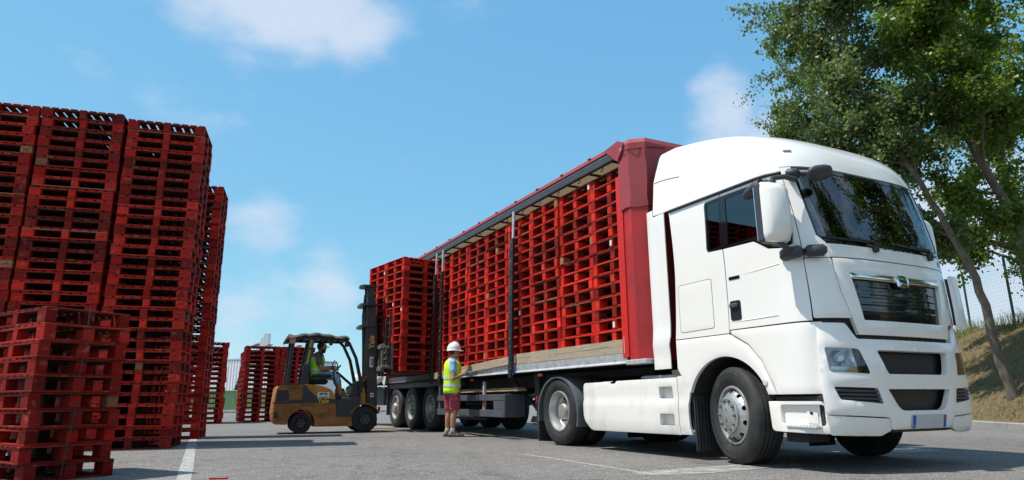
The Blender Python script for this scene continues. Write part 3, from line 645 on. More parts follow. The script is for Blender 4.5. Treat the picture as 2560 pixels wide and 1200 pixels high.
# fender with wheel arch, sill panel
WX, WZ, WR = 1.575, .51, .60
arc = [(WX + WR * math.cos(t), WZ + WR * math.sin(t)) for t in np.linspace(R(158), R(19), 26)]
fs = [(1.685, 1.34), (1.93, 1.21), (2.10, 1.02), (2.20, .82), (2.245, .705)]
fen = [(.83, 1.345), (.83, 1.01)] + arc + [(2.135, .705)] + fs[::-1]
fen = [(.83, 1.01)] + arc + [(2.15, .705), (2.24, .705), (2.195, .82), (2.095, 1.02), (1.925, 1.205), (1.68, 1.34), (.83, 1.34)]
for i in (0, 1):
    sg = 1 if i == 0 else -1
    ff = lambda u, v, off, sg=sg: H.P(sg * sx(u, max(v, 1.0)), max(v, 1.0), off) + Vector((0, 0, v - max(v, 1.0)))
    o = skin('wheel_arch', ff, fen, M_white, truck, off=.006, th=.05, edge=.006)
    inner = [(WX + (WR + .0) * math.cos(t), WZ + WR * math.sin(t)) for t in np.linspace(R(165), R(15), 24)]
    sill = [(2.255, .705), (2.735, .705), (2.74, 1.37), (1.71, 1.375), (1.71, 1.345), (1.94, 1.215), (2.11, 1.025), (2.212, .825)]
    skin('sill_panel', ff, sill, M_white, truck, off=.0, th=.04, edge=.005)
    mb = MB(); Y = .045 if i == 0 else 2.415
    mb.lathe([(.001, -.012), (.028, -.010), (.034, 0), (.034, .01)], (2.125, Y, .82), 16); mb.build('side_marker', M_clear, truck)
    # wheel-house liner
    mb = MB(); Y1 = .10 if i == 0 else 2.36; Y2 = .62 if i == 0 else 1.84
    rr = [[Vector((WX + r_ * math.cos(t), yy, WZ + r_ * math.sin(t))) for (r_, yy) in ((.60, Y1), (.60, Y2), (.615, Y2), (.615, Y1))] for t in np.linspace(R(205), R(15), 20)]
    mb.loft(rr, True); mb.build('wheel_liner', M_dark, truck)
    # rear mudflap of the front wheel, ribbed
    mb = MB(); y1, y2 = (.09, .56) if i == 0 else (1.90, 2.37)
    mb.box((1.02, (y1 + y2) / 2, .40), (.02, y2 - y1, .62), .004)
    for k in range(9): mb.box((1.034, y1 + .03 + k * (y2 - y1 - .06) / 8, .40), (.012, .018, .60), .003)
    mb.build('mudflap', M_flap, truck)
    # step under the door
    st = rounded([(2.15, .36), (2.80, .345), (2.80, .64), (2.13, .64)], [.05, .03, .01, .01], 4)
    skin('step_panel', ff, st, M_whitelow, truck, [rounded([(2.27, .425), (2.70, .415), (2.70, .61), (2.27, .61)], .03, 3)], off=.0, th=.05, edge=.006)
    skin('step_recess', ff, [(2.26, .41), (2.71, .40), (2.71, .62), (2.26, .62)], M_whitelow, truck, off=-.045, th=.01)
    skin('step_hatch', ff, rounded([(2.54, .445), (2.645, .44), (2.645, .55), (2.54, .555)], .015, 3), M_whitelow, truck, off=-.034, th=.012, edge=.003)
    skin('hatch_lock', ff, rounded([(2.575, .522), (2.605, .522), (2.605, .543), (2.575, .543)], .006, 3), M_black, truck, off=-.030, th=.006)
    mb = MB(); Yt = .09 if i == 0 else 2.37
    mb.box((2.50, Yt, .405), (.34, .10, .018), .004)
    for k in range(10): mb.box((2.35 + k * .033, Yt - .0, .418), (.012, .08, .01), .002)
    mb.build('step_tread', M_galv, truck)
    mb = MB(); mb.box((2.42, .35 if i == 0 else 2.11, .50), (.55, .4, .32), .02); mb.build('step_box', M_dark, truck)
    mb = MB(); mb.box((2.45, .22 if i == 0 else 2.24, .665), (.60, .2, .05), .01); mb.build('step_gap', M_dark, truck)
# bumper
bt = [(-1.105, 1.365), (-.825, 1.36), (-.735, 1.21), (.735, 1.21), (.825, 1.36), (1.105, 1.365)]
bo = bt + [(1.15, .98), (1.165, .757), (1.148, .522), (.49, .488), (.452, .375), (-.452, .375), (-.49, .488), (-1.148, .522), (-1.165, .757), (-1.15, .98)]
hl = rounded([(-1.085, 1.13), (-.748, 1.115), (-.668, .882), (-1.075, .905)], .025, 3)
mg = rounded([(-.54, 1.105), (.54, 1.105), (.45, .883), (-.45, .883)], .035, 3)
sl_ = rounded([(-1.058, .768), (-.60, .755), (-.548, .61), (-1.01, .652)], .02, 3)
li = rounded([(-.475, .745), (.475, .745), (.34, .545), (-.34, .545)], [.02, .02, .08, .08], 4)
bump = skin('bumper', HB.P, rounded(bo, .02, 3), M_white, truck, [hl, mirr(hl), mg, sl_, mirr(sl_), li], off=0, th=.06, edge=.008, res=.045)
two('bumper_corner', HB, rounded([(-1.146, .510), (-.497, .476), (-.462, .372), (-.586, .322), (-1.10, .335)], .02, 3), M_whitelow, off=.002, th=.05, edge=.007)
skin('bumper_core', HB.P, [(-1.12, .36), (1.12, .36), (1.12, 1.30), (-1.12, 1.30)], M_black, truck, off=-.10, th=.02, res=.12)
skin('gap_strip', H.P, [(-1.08, 1.19), (1.08, 1.19), (1.08, 1.42), (-1.08, 1.42)], M_black, truck, off=-.055, th=.02, res=.1)
skin('lower_lip', HB.P, [(-.50, .325), (.50, .325), (.47, .385), (-.47, .385)], M_black, truck, off=-.07, th=.02)
rim_o = rounded([(-.60, 1.15), (.60, 1.15), (.51, .845), (-.51, .845)], .04, 3)
skin('grille_rim', HB.P, rim_o, M_white, truck, [shrink(mg, -.004)], off=.010, th=.03, edge=.010)
for k in both:
    mm = (lambda P_: P_) if k > 0 else mirr
    gm = skin('mesh_insert', HB.P, mm([(-1.06, .77), (-.58, .77), (-.53, .60), (-1.03, .64)]), M_black, truck, off=-.05, th=.01)
    for j in range(4):
        z0 = .745 - .034 * j
        pl_ = [(-1.045 + .012 * j, z0), (-.615 + .018 * j, z0 - .012), (-.60 + .018 * j, z0 - .030), (-1.04 + .012 * j, z0 - .020)]
        a = skin('louvre', HB.P, mm(pl_), M_dkgrey, gm, off=-.004 - .004 * j, th=.03, edge=.004); a.location = (0, 0, 0)
    # headlamp
    hb = skin('headlamp', HB.P, mm(shrink(hl, -.006)), M_lampin, truck, off=-.036, th=.01)
    for (S_, q, r_) in ((-.985, 1.03, .072), (-.845, 1.03, .078)):
        P_ = HB.P(k * S_, q, -.034); nx = (HB.P(k * S_, q, .0) - P_).normalized()
        q_ = Vector((0, -1, 0)).rotation_difference(nx).to_matrix().to_4x4(); q_.translation = P_
        mb = MB(); mb.lathe([(.004, .0), (.020, .002), (r_ * .6, -.008), (r_ * .92, -.018), (r_, -.022), (r_, -.016)], n=24, M=q_); a = mb.build('reflector', M_refl, hb); a.location = (0, 0, 0)
        mb = MB(); mb.lathe([(.0005, -.016), (.012, -.014), (.016, -.008), (.016, 0)], n=12, M=q_); a = mb.build('bulb', M_clear, hb); a.location = (0, 0, 0)
    a = skin('turn_indicator', HB.P, mm([(-.775, 1.06), (-.735, 1.05), (-.70, .945), (-.735, .945)]), M_amberclear, hb, off=-.026, th=.01); a.location = (0, 0, 0)
    a = skin('daylight_strip', HB.P, mm([(-1.06, .955), (-.70, .94), (-.69, .90), (-1.06, .92)]), M_refl, hb, off=-.024, th=.01); a.location = (0, 0, 0)
    a = skin('lens', HB.P, mm(shrink(hl, .003)), M_glass2, hb, off=-.004, th=.004); a.location = (0, 0, 0)
pl = skin('number_plate', HB.P, [(-.205, .385), (.315, .385), (.315, .508), (-.205, .508)], pm('plate_white', (.50, .51, .54), .4, var=.12, scale=25, stretch=(1, 6, .01)), truck, off=.012, th=.008)
for (a_, b_) in ((-.205, -.155), (.27, .315)):
    q = skin('plate_band', HB.P, [(a_ + .003, .388), (b_, .388), (b_, .505), (a_ + .003, .505)], M_bluep, pl, off=.0135, th=.002); q.location = (0, 0, 0)
q = skin('plate_emblem', HB.P, [(.278, .465), (.308, .465), (.308, .50), (.278, .50)], M_redlens, pl, off=.0148, th=.001); q.location = (0, 0, 0)
t_ = frame_text('plate_lettering', 'F', .035, M_paper, pl, HB.P(-.178, .41, .015), (0, 1, 0), (0, 0, 1)); t_.location = (0, 0, 0)
# side air deflectors behind the cab
for i in (0, 1):
    y0 = .075 if i == 0 else 2.385; sg = -1 if i == 0 else 1
    f = lambda u, v, off, y0=y0, sg=sg: Vector((u, y0 + sg * (off + .05 * math.sin(min(1, max(0, (u - .3) / .5)) * 1.57) - .03 + .012 * math.cos((v - 1.35) * 9) * math.exp(-((v - 1.35) / .2) ** 2)), v))
    dpoly = [(.345, 1.02), (.70, 1.02), (.70, 1.30), (.735, 1.40), (.735, 2.935), (.50, 2.935), (.50, 3.03), (.355, 3.03), (.36, 1.40), (.345, 1.30)]
    skin('side_deflector', f, dpoly, M_white, truck, off=0, th=.015, edge=.003)
# side fairing between the axles
for i in (0, 1):
    y0 = .06 if i == 0 else 2.40; sg = -1 if i == 0 else 1
    def f(u, v, off, y0=y0, sg=sg):
        g = .014 * (1 / (1 + math.exp((v - .64) / .008))) - .010 * (1 / (1 + math.exp((v - .345) / .008))) - .10 * max(0, (.33 - v)) - .35 * max(0, -1.10 - u) ** 1.5
        return Vector((u, y0 + sg * (off + g), v))
    fo = rounded([(-1.05, .255), (.80, .265), (.78, .915), (-.42, .905), (-.46, .875), (-.57, .868), (-.60, .90), (-1.27, .895), (-1.26, .42)], [.06, .01, .01, .01, .01, .01, .02, .08, .1], 3)
    pk = [rounded([(.45, .672), (.705, .672), (.69, .812), (.44, .812)], .015, 2), rounded([(.455, .36), (.72, .365), (.715, .50), (.455, .50)], .015, 2)]
    skin('side_fairing', f, fo, M_whitelow, truck, pk, off=0, th=.03, edge=.005)
    for p_ in pk:
        xs_ = [a for a, b_ in p_]; zs_ = [b_ for a, b_ in p_]
        mb = MB(); xa, xb, za, zb = min(xs_) - .02, max(xs_) + .02, min(zs_) - .02, max(zs_) + .02; yi = y0 - sg * .09
        mb.box(((xa + xb) / 2, yi, (za + zb) / 2), (xb - xa, .01, zb - za), 0); mb.box(((xa + xb) / 2, (yi + y0 - sg * .035) / 2, za), (xb - xa, .055, .01), 0); mb.box((xa, (yi + y0 - sg * .035) / 2, (za + zb) / 2), (.01, .12, zb - za), 0); mb.box((xb, (yi + y0 - sg * .035) / 2, (za + zb) / 2), (.01, .12, zb - za), 0); mb.box(((xa + xb) / 2, (yi + y0 - sg * .035) / 2, zb), (xb - xa, .12, .01), 0)
        mb.build('step_pocket', M_whitelow, truck)
        mb = MB(); mb.box(((xa + xb) / 2, y0 - sg * .06, za + .018), (xb - xa - .03, .09, .012), .003); mb.build('step_tread', M_galv, truck)
    fo2 = [(.81, .27), (1.0, .272)] + [(WX + .612 * math.cos(t), WZ + .612 * math.sin(t)) for t in np.linspace(R(195), R(157), 8)] + [(.955, .93), (.79, .925)]
    fo2 = [(.81, .27), (.985, .272), (.968, .40), (.962, .52), (.972, .65), (1.0, .77), (.99, .93), (.79, .925)]
    skin('fairing_end', f, fo2, M_whitelow, truck, off=0, th=.03, edge=.005)
# chassis, tanks, fifth wheel
mb = MB()
for yy in (.82, 1.64): mb.box((-.55, yy, .80), (5.2, .08, .26), .01)
for xx in (-2.9, -1.2, .2): mb.box((xx, 1.23, .80), (.10, .80, .18), .01)
mb.build('chassis_frame', M_chassis, truck)
mb = MB(); mb.box((-.20, .42, .56), (1.5, .52, .52), .08); mb.box((-.20, 2.04, .56), (1.5, .52, .52), .08); mb.build('fuel_tank', M_dark, truck)
mb = MB(); mb.box((-1.75, 1.23, 1.0), (.9, .8, .08), .03); mb.build('fifth_wheel', M_chassis, truck)
mb = MB(); mb.tube([(-1.962, .3, .5), (-1.962, 2.16, .5)], .09, 14); mb.lathe([(.02, -.2), (.2, -.16), (.24, 0), (.2, .16), (.02, .2)], (-1.962, 1.23, .5), 20); mb.build('drive_axle', M_chassis, truck)
mb = MB(); mb.tube([(1.6, .4, .48), (1.6, 2.06, .48)], .06, 12); mb.build('front_axle', M_chassis, truck)
mb = MB(); mb.box((1.0, 1.23, .95), (1.3, 1.2, .5), .1); mb.build('engine_tunnel', M_dark, truck)
mb = MB(); mb.box((.72, .30, .975), (.34, .22, .07), .006); mb.build('wood_block', M_plank2, truck)
mb = MB(); mb.box((.35, .32, .935), (.75, .30, .03), .004)
for k in range(12): mb.box((.02 + k * .06, .32, .953), (.02, .28, .012), .002)
mb.build('catwalk_grating', M_galv, truck)
mb = MB(); mb.box((2.35, .30, .31), (.26, .30, .10), .01); mb.build('front_bracket', M_dark, truck)

# ------------------------------------------------------------------ wheels (axis along y, outer side towards -y before flipping)
def ring_holes(prof, nh, vc, ru, rv, n_per=10):
    """surface of revolution from a profile (r, y) with nh oval holes; returns MB"""
    L = [0]
    for i in range(1, len(prof)): L.append(L[-1] + math.hypot(prof[i][0] - prof[i - 1][0], prof[i][1] - prof[i - 1][1]))
    rm = float(np.interp(vc * L[-1], L, [p[0] for p in prof])); W = 2 * math.pi / nh * rm
    ol = densify([(0, 0), (W, 0), (W, L[-1]), (0, L[-1])], .025); ho = [(W / 2 + ru * math.cos(t), vc * L[-1] + rv * math.sin(t)) for t in np.linspace(0, 2 * math.pi, 17)[:-1]]
    pts = ol + ho; ed = [(i, (i + 1) % len(ol)) for i in range(len(ol))] + [(len(ol) + i, len(ol) + (i + 1) % 16) for i in range(16)]
    V2, E2, F2, *_ = mgeo.delaunay_2d_cdt([Vector(p) for p in pts], ed, [], 0, 1e-6)
    cen = np.array([(sum(V2[i].x for i in f) / 3, sum(V2[i].y for i in f) / 3) for f in F2]); m = inside(cen, ol) & ~inside(cen, ho)
    F2 = [f for f, k in zip(F2, m) if k]; mb = MB()
    for h in range(nh):
        V = []
        for v in V2:
            r_ = float(np.interp(v.y, L, [p[0] for p in prof])); y = float(np.interp(v.y, L, [p[1] for p in prof])); t = v.x / rm + 2 * math.pi * h / nh
            V.append((r_ * math.cos(t), y, r_ * math.sin(t)))
        mb.add(V, [tuple(f) for f in F2])
    return mb
def tyre_mb(Rt, w, rim_r, y0=0.0, grooves=4):
    b_ = .035; pr = [(rim_r, y0 + .03), (rim_r + .03, y0 + .012), (rim_r + .07, y0 - .004), ((rim_r + Rt) / 2, y0 - .012), (Rt - .075, y0 - .006), (Rt - .07, y0 - .010), (Rt - .045, y0 + .0), (Rt - .02, y0 + .012), (Rt - .004, y0 + .032)]
    tw = w - .064; gw = .012
    for g in range(grooves):
        yc_ = y0 + .032 + tw * (g + 1) / (grooves + 1)
        pr += [(Rt, yc_ - gw), (Rt, yc_ - gw * .55), (Rt - .014, yc_ - gw * .4), (Rt - .014, yc_ + gw * .4), (Rt, yc_ + gw * .55), (Rt, yc_ + gw)]
    yb = y0 + w
    pr += [(Rt - .004, yb - .032), (Rt - .02, yb - .012), (Rt - .045, yb), ((rim_r + Rt) / 2, yb + .012), (rim_r + .07, yb + .004), (rim_r, yb - .03)]
    mb = MB(); mb.lathe(pr, n=64, close=True); return mb
WM = {}
def wheel(parent, style, x, y, z, Rt, flip=False, steer=0.0):
    """wheel: hub disc with tyre, rim and nuts as sub-parts"""
    key = style
    if key not in WM:
        d = {}
        rr = .292
        if style == 'steer':
            d['tyre'] = (tyre_mb(Rt, .31, rr), M_rubber)
            mb = MB(); mb.lathe([(rr + .012, .028), (rr + .006, .012), (rr - .012, .010), (rr - .018, .03), (rr - .03, .10), (rr - .035, .26), (rr + .01, .28)], n=48); d['rim'] = (mb, M_alu)
            mb = ring_holes([(rr - .028, .085), (.262, .055), (.24, .018), (.205, -.012), (.185, -.02)], 10, .52, .026, .026); d['rim_disc'] = (mb, M_alu)
            mb = MB(); mb.lathe([(.19, -.018), (.187, -.040), (.165, -.048), (.158, -.044), (.12, -.047), (.10, -.060), (.03, -.064), (.0005, -.064)], n=40); d[''] = (mb, M_alu)
            d['nut'] = [((.150 * math.cos(t), -.045, .150 * math.sin(t)), .017, .028) for t in np.arange(10) * 2 * math.pi / 10]
        elif style == 'drive':
            d['tyre'] = (tyre_mb(Rt, .29, rr), M_rubber)
            mb = tyre_mb(Rt, .28, rr, .34); d['inner_tyre'] = (mb, M_rubber)
            mb = MB(); mb.lathe([(rr + .012, .028), (rr + .006, .010), (rr - .010, .008), (rr - .016, .03), (rr - .028, .05), (rr - .045, .12), (rr - .05, .145)], n=48); d['rim'] = (mb, M_alu)
            mb = ring_holes([(rr - .05, .145), (.22, .165), (.18, .175), (.13, .17)], 10, .42, .024, .028); d['rim_disc'] = (mb, M_alu)
            mb = MB(); mb.lathe([(.135, .17), (.125, .12), (.11, .07), (.10, .06), (.03, .055), (.0005, .055)], n=32); d[''] = (mb, M_alud)
            d['nut'] = [((.155 * math.cos(t), .17, .155 * math.sin(t)), .016, .035) for t in np.arange(10) * 2 * math.pi / 10]
        else:
            d['tyre'] = (tyre_mb(Rt, .37, rr), M_rubber)
            mb = MB(); mb.lathe([(rr + .012, .028), (rr + .006, .010), (rr - .010, .008), (rr - .016, .03), (rr - .03, .09)], n=48); d['rim'] = (mb, M_alud)
            mb = ring_holes([(rr - .03, .09), (.25, .075), (.20, .055), (.15, .05)], 10, .42, .026, .03); d['rim_disc'] = (mb, M_alud)
            mb = MB(); mb.lathe([(.155, .05), (.15, .035), (.12, .025), (.105, -.02), (.095, -.03), (.02, -.034), (.0005, -.034)], n=32); d[''] = (mb, M_alud)
            d['nut'] = [((.165 * math.cos(t), .05, .165 * math.sin(t)), .017, .035) for t in np.arange(10) * 2 * math.pi / 10]
        for k in list(d):
            if k == 'nut':
                me_l = None
                mb = MB(); _, r_, h_ = d[k][0]
                mb.lathe([(.0005, -h_), (r_ * .7, -h_), (r_, -h_ * .8), (r_, .0)], n=6); me = mesh_from('wheel_nut', mb.v, mb.f); fix_normals(me); me.materials.append(M_nut); d[k] = (me, [p for p, _, _ in d[k]])
            else:
                mb, mt = d[k]; me = mesh_from(k or 'wheel', mb.v, mb.f); fix_normals(me); me.polygons.foreach_set('use_smooth', [True] * len(me.polygons)); me.set_sharp_from_angle(angle=R(38)); me.materials.append(mt); d[k] = me
        mb = MB(); mb.lathe([(.0005, .2), (rr - .04, .2)], n=24); me = mesh_from('brake_drum', mb.v, mb.f); me.materials.append(M_dark); d['brake_drum'] = me
        WM[key] = d
    d = WM[key]; ox = OFF.get(parent.name, (0, 0, 0))
    w = bpy.data.objects.new('wheel', d['']); col.objects.link(w); w.parent = parent; w.location = (x + ox[0], y + ox[1], z + ox[2])
    w.rotation_euler = (0, RNG.uniform(0, 6.28), (math.pi if flip else 0) + steer) if not steer else (0, 0, steer + (math.pi if flip else 0))
    for k in d:
        if k == '': continue
        if k == 'nut':
            for p in d[k][1]: o = bpy.data.objects.new('wheel_nut', d[k][0]); col.objects.link(o); o.parent = w; o.location = p
        else: o = bpy.data.objects.new(k, d[k]); col.objects.link(o); o.parent = w
    return w
fw_ = wheel(truck, 'steer', 1.60, .075, .50, .50, steer=R(-15))
wheel(truck, 'steer', 1.60, 2.385, .50, .50, flip=True, steer=R(-15))
wheel(truck, 'drive', -1.962, .07, .50, .50)
wheel(truck, 'drive', -1.962, 2.39, .50, .50, flip=True)
for txt, dz, rz_ in (('Z', -.055, 0), ('I', .055, 0)):
    t_ = frame_text('hub_lettering', txt, .045, M_nut, fw_, (0.0, -.0665, dz), (1, 0, 0), (0, 0, 1), bold=.001); t_.location = (0, 0, 0)
# drive axle mudguards
for i in (0, 1):
    y1, y2 = (.045, .66) if i == 0 else (1.80, 2.415); mb = MB(); ring = []
    for t in list(np.linspace(R(192), R(95), 12)) + list(np.linspace(R(85), R(-18), 13)):
        c_, s_ = math.cos(t), math.sin(t); rx = .575 * (1 if abs(c_) < .5 else 1.0); px_, pz_ = -1.962 + .60 * max(-1, min(1, c_ * 1.03)), .46 + .565 * s_
        o_ = Vector((px_, 0, pz_)); i_ = Vector((-1.962 + .565 * c_, 0, .46 + .535 * s_))
        ring.append([Vector((o_.x, y1 + .03, o_.z)), Vector((o_.x, y2, o_.z)), Vector((i_.x, y2, i_.z)), Vector((i_.x, y1 + .0, i_.z)), Vector((o_.x - (o_.x - i_.x) * .3, y1, o_.z - (o_.z - i_.z) * .3))])
    mb.loft(ring, True); mb.build('mudguard', M_grey, truck, smooth=50)
    mb = MB(); mb.box((-2.575, (y1 + y2) / 2 + (.01 if i == 0 else -.01), .235), (.018, y2 - y1 - .02, .40), .004)
    for k in range(11): mb.box((-2.562, (y1 + y2) / 2, .06 + k * .034), (.012, y2 - y1 - .05, .014), .002)
    mb.build('rear_mudflap', M_flap, truck)
    mb = MB(); mb.box((-2.60, y1 + .03, .67), (.03, .05, .10), .006); mb.build('tail_reflector', M_redlens, truck)
# mirrors
for i in (0, 1):
    sg = 1 if i == 0 else -1; MX = 2.60 if i == 0 else 2.36
    Y = lambda y: y if i == 0 else 2.46 - y
    mb = MB(); rings = []
    for z_, xs_, wd in ((2.135, .02, .86), (2.155, .055, .95), (2.22, .085, 1.0), (2.42, .10, 1.0), (2.64, .09, 1.0), (2.715, .06, .96), (2.735, .02, .88)):
        c = Vector((MX, Y(-.15), z_)); ring = []
        for (a, b_) in ((-.5, 0), (-.47, .55), (-.36, .85), (-.15, 1), (.15, 1), (.36, .85), (.47, .55), (.5, 0)): ring.append(Vector((c.x + b_ * xs_ * 1.25 + a * .05, c.y + a * .27 * wd * sg, c.z)))
        rings.append(ring)
    mb.loft(rings, True); m1 = mb.build('mirror', M_white, truck, smooth=60)
    mb = MB(); mb.box((MX - .045, Y(-.15), 2.435), (.11, .282, .605), .025, rot=Matrix.Rotation(-.18 * sg, 4, 'Z')); a = mb.build('mirror_rim', M_dkgrey, m1); a.location = (0, 0, 0)
    mb = MB(); mb.box((MX - .102, Y(-.15), 2.435), (.008, .235, .55), .003, rot=Matrix.Rotation(-.18 * sg, 4, 'Z')); a = mb.build('mirror_glass', M_chrome, m1); a.location = (0, 0, 0)
    mb = MB(); mb.tube([(MX + .06, Y(.14), 2.80), (MX + .03, Y(.02), 2.82), (MX, Y(-.12), 2.79), (MX - .01, Y(-.14), 2.71)], [.03, .028, .026, .022], 8); a = mb.build('mirror_arm', M_dkgrey, m1); a.location = (0, 0, 0)
    mb = MB(); mb.tube([(MX + .08, Y(.16), 2.05), (MX + .02, Y(-.02), 2.07), (MX, Y(-.13), 2.15)], [.035, .035, .028], 8); a = mb.build('mirror_arm', M_dkgrey, m1); a.location = (0, 0, 0)
    mb = MB(); mb.box((2.60, Y(.035), 2.045), (.26, .10, .115), .03, rot=Matrix.Rotation(-.08 * sg, 4, 'Z')); mb.box((2.775, Y(.17), 2.05), (.20, .10, .11), .03, rot=Matrix.Rotation(.85 * sg, 4, 'Z')); (mb.build('mirror_mount', M_dkgrey, truck, smooth=75) if i == 0 else None)
    mb = MB(); rings = []
    for x_, s_ in ((2.18, .02), (2.20, .055), (2.27, .085), (2.36, .095), (2.42, .07)): rings.append(ell((x_, Y(-.07), 2.72 + (x_ - 2.2) * .35), (0, .085 * s_ / .095, 0), (0, 0, s_ * .7), 12))
    mb.loft(rings, True); mb.tube([(2.40, Y(-.03), 2.79), (2.50, Y(.02), 2.83)], .018, 6); mb.build('wide_angle_mirror', M_dkgrey, truck, smooth=60)
mb = MB(); mb.box((2.60, .185, 2.885), (.13, .16, .085), .025, rot=Matrix.Rotation(.6, 4, 'Z')); mb.tube([(2.64, .22, 2.885), (2.74, .23, 2.86), (2.82, .27, 2.84)], [.035, .028, .03], 10)
rings = []
for t, s_ in ((0, .25), (.08, .75), (.3, 1.0), (.7, 1.0), (.92, .8), (1.0, .35)):
    c = Vector((2.82, .13, 2.805)).lerp(Vector((2.86, .43, 2.87)), t); rings.append(ell(c, (.055 * s_, -.02 * s_, 0), (0.02 * s_, -.03 * s_, .066 * s_), 14))
mb.loft(rings, True); mb.build('front_mirror', M_dkgrey, truck, smooth=60)
# ------------------------------------------------------------------ curtain-side trailer (same frame as the truck)
def roof_sheet_mat():
    m = bpy.data.materials.new('translucent_roof'); m.use_nodes = True; nt = m.node_tree; nt.nodes.clear()
    o = nt.nodes.new('ShaderNodeOutputMaterial'); d = nt.nodes.new('ShaderNodeBsdfDiffuse'); t = nt.nodes.new('ShaderNodeBsdfTranslucent'); mx = nt.nodes.new('ShaderNodeMixShader'); mx.inputs[0].default_value = .55
    n = nt.nodes.new('ShaderNodeTexNoise'); n.inputs['Scale'].default_value = 3; rp = nt.nodes.new('ShaderNodeValToRGB'); rp.color_ramp.elements[0].color = (.50, .44, .33, 1); rp.color_ramp.elements[1].color = (.66, .60, .47, 1)
    nt.links.new(n.outputs[0], rp.inputs[0]); nt.links.new(rp.outputs[0], d.inputs[0]); nt.links.new(rp.outputs[0], t.inputs[0]); nt.links.new(d.outputs[0], mx.inputs[1]); nt.links.new(t.outputs[0], mx.inputs[2]); nt.links.new(mx.outputs[0], o.inputs[0]); return m
M_rsheet = roof_sheet_mat()
M_redb = pm('bright_red_steel', (.60, .022, .014), .35, var=.1, scale=4, dirt=(.2, .03, .03), dirt_amt=.3)
XR = -13.35; YW = 2.46
trl = troot('curtain_side_trailer', -6.5, 1.23)
tag(trl, 'long red curtain-side trailer with open side, loaded with red pallets', 'trailer')
def tp(mb, name, mat, sm=35, par=None):
    o = mb.build(name, mat, par or trl, smooth=sm)
    if par: o.location = (0, 0, 0)
    return o
# deck
mb = MB(); mb.box(((XR - .05) / 2, YW / 2, 1.235), (XR * -1 - .1, YW - .12, .03), 0); tp(mb, 'deck_floor', M_ply)
for i in (0, 1):
    Y = (lambda y: y) if i == 0 else (lambda y: YW - y)
    mb = MB(); mb.prism([(Y(.0), 1.252), (Y(.065), 1.256), (Y(.065), 1.215), (Y(.03), 1.205), (Y(.03), 1.125), (Y(-.012), 1.115), (Y(-.012), 1.128), (Y(.012), 1.15), (Y(.004), 1.20)], -.09, -7.3, 'x'); tp(mb, 'side_rail', M_galv)
    mb = MB(); mb.prism([(Y(.0), 1.252), (Y(.065), 1.256), (Y(.065), 1.215), (Y(.03), 1.205), (Y(.03), 1.125), (Y(-.012), 1.115), (Y(-.012), 1.128), (Y(.012), 1.15), (Y(.004), 1.20)], -7.304, XR, 'x'); tp(mb, 'rear_side_rail', M_steelgrey)
    if i == 0:
        for k in range(22):
            mb = MB(); mb.lathe([(.0005, -.004), (.006, -.003), (.007, 0)], (-.35 - k * .31, .006, 1.188 if k % 2 else 1.172), 8); tp(mb, 'rail_rivet', M_nut)
mb = MB()
for yy in (.74, 1.72): mb.prism([(-.4, 1.10), (XR + .2, 1.10), (XR + .2, .98), (-6.2, .80), (-4.6, .80), (-3.2, .98), (-.4, 1.0)], yy - .05, yy + .05)
for k in range(22): mb.box((-.5 - k * .6, YW / 2, 1.165), (.08, YW - .15, .10), 0)
tp(mb, 'chassis_beams', M_chassis)
# front wall with chamfered corners, tarpaulin cap
plan = [(-.02, .012), (.16, .0), (.31, .17), (.31, YW - .17), (.16, YW), (-.02, YW - .012), (-.02, YW - .09), (.10, YW - .10), (.20, YW - .22), (.20, .22), (.10, .10), (-.02, .09)]
mb = MB(); mb.prism(plan, 1.16, 3.90, 'z'); tp(mb, 'front_wall', M_redst)
for i in (0, 1):
    Y = (lambda y: y) if i == 0 else (lambda y: YW - y)
    mb = MB(); mb.prism([(-.155, Y(-.004)), (-.025, Y(-.004)), (-.025, Y(.05)), (-.155, Y(.05))], 1.20, 3.66, 'z'); tp(mb, 'corner_post', M_redb)
    mb = MB(); mb.box((-.06, Y(.03), 3.76), (.05, .04, .22), .004)
    for k in range(8): mb.box((-.06, Y(.006), 3.68 + k * .022), (.02, .006, .010), 0)
    tp(mb, 'post_top_bracket', M_galv)
    mb = MB(); mb.box((.10, Y(.07), 1.13), (.42, .15, .06), .008); tp(mb, 'corner_casting', M_galv)
    mb = MB(); mb.box((.20, Y(.035), 1.29), (.06, .004, .10), 0, rot=Matrix.Rotation(-.0, 4, 'Z')); 
mb = MB(); mb.box((-.115, -.006, 1.36), (.012, .004, .22), 0); tp(mb, 'zinc_strip', M_galv)
capp = []
for z_, gx, gy, top in ((3.16, .012, .010, 0), (3.30, .016, .014, 0), (3.5, .010, .008, 0), (3.72, .018, .014, 0), (3.90, .012, .010, 0), (4.06, .016, .014, 0), (4.135, -.02, -.03, 1)):
    ring = []
    for (x_, y_) in [(-.06, .0), (.05, .0), (.16, .0), (.23, .085), (.31, .17), (.31, .8), (.31, 1.23), (.31, YW - .8), (.31, YW - .17), (.23, YW - .085), (.16, YW), (.05, YW), (-.06, YW), (-.06, YW / 2)]:
        sy = -1 if y_ < .3 else (1 if y_ > YW - .3 else 0); wob = .006 * math.sin(23 * z_ + 9 * x_ + 5 * y_)
        ring.append(Vector((x_ + (gx if x_ > 0 else 0) + wob, y_ + sy * gy + wob, z_ + (.012 * math.sin(x_ * 21 + y_ * 3) if z_ < 3.2 else 0))))
    capp.append(ring)
mb = MB(); mb.loft(capp, True); tp(mb, 'tarpaulin_cap', M_tarp, 24)
mb = MB(); mb.prism([(-.35, 4.115), (-.02, 4.155), (.10, 4.09), (.06, 3.99), (-.045, 3.87), (-.10, 3.90)], -.036, -.018); tp(mb, 'tarpaulin_flap', M_tarp)
mb = MB(); mb.lathe([(.022, -.004), (.022, .0), (.012, .0), (.012, -.004)], (.045, -.036, 4.005), 14, close=True); tp(mb, 'eyelet', M_galv)
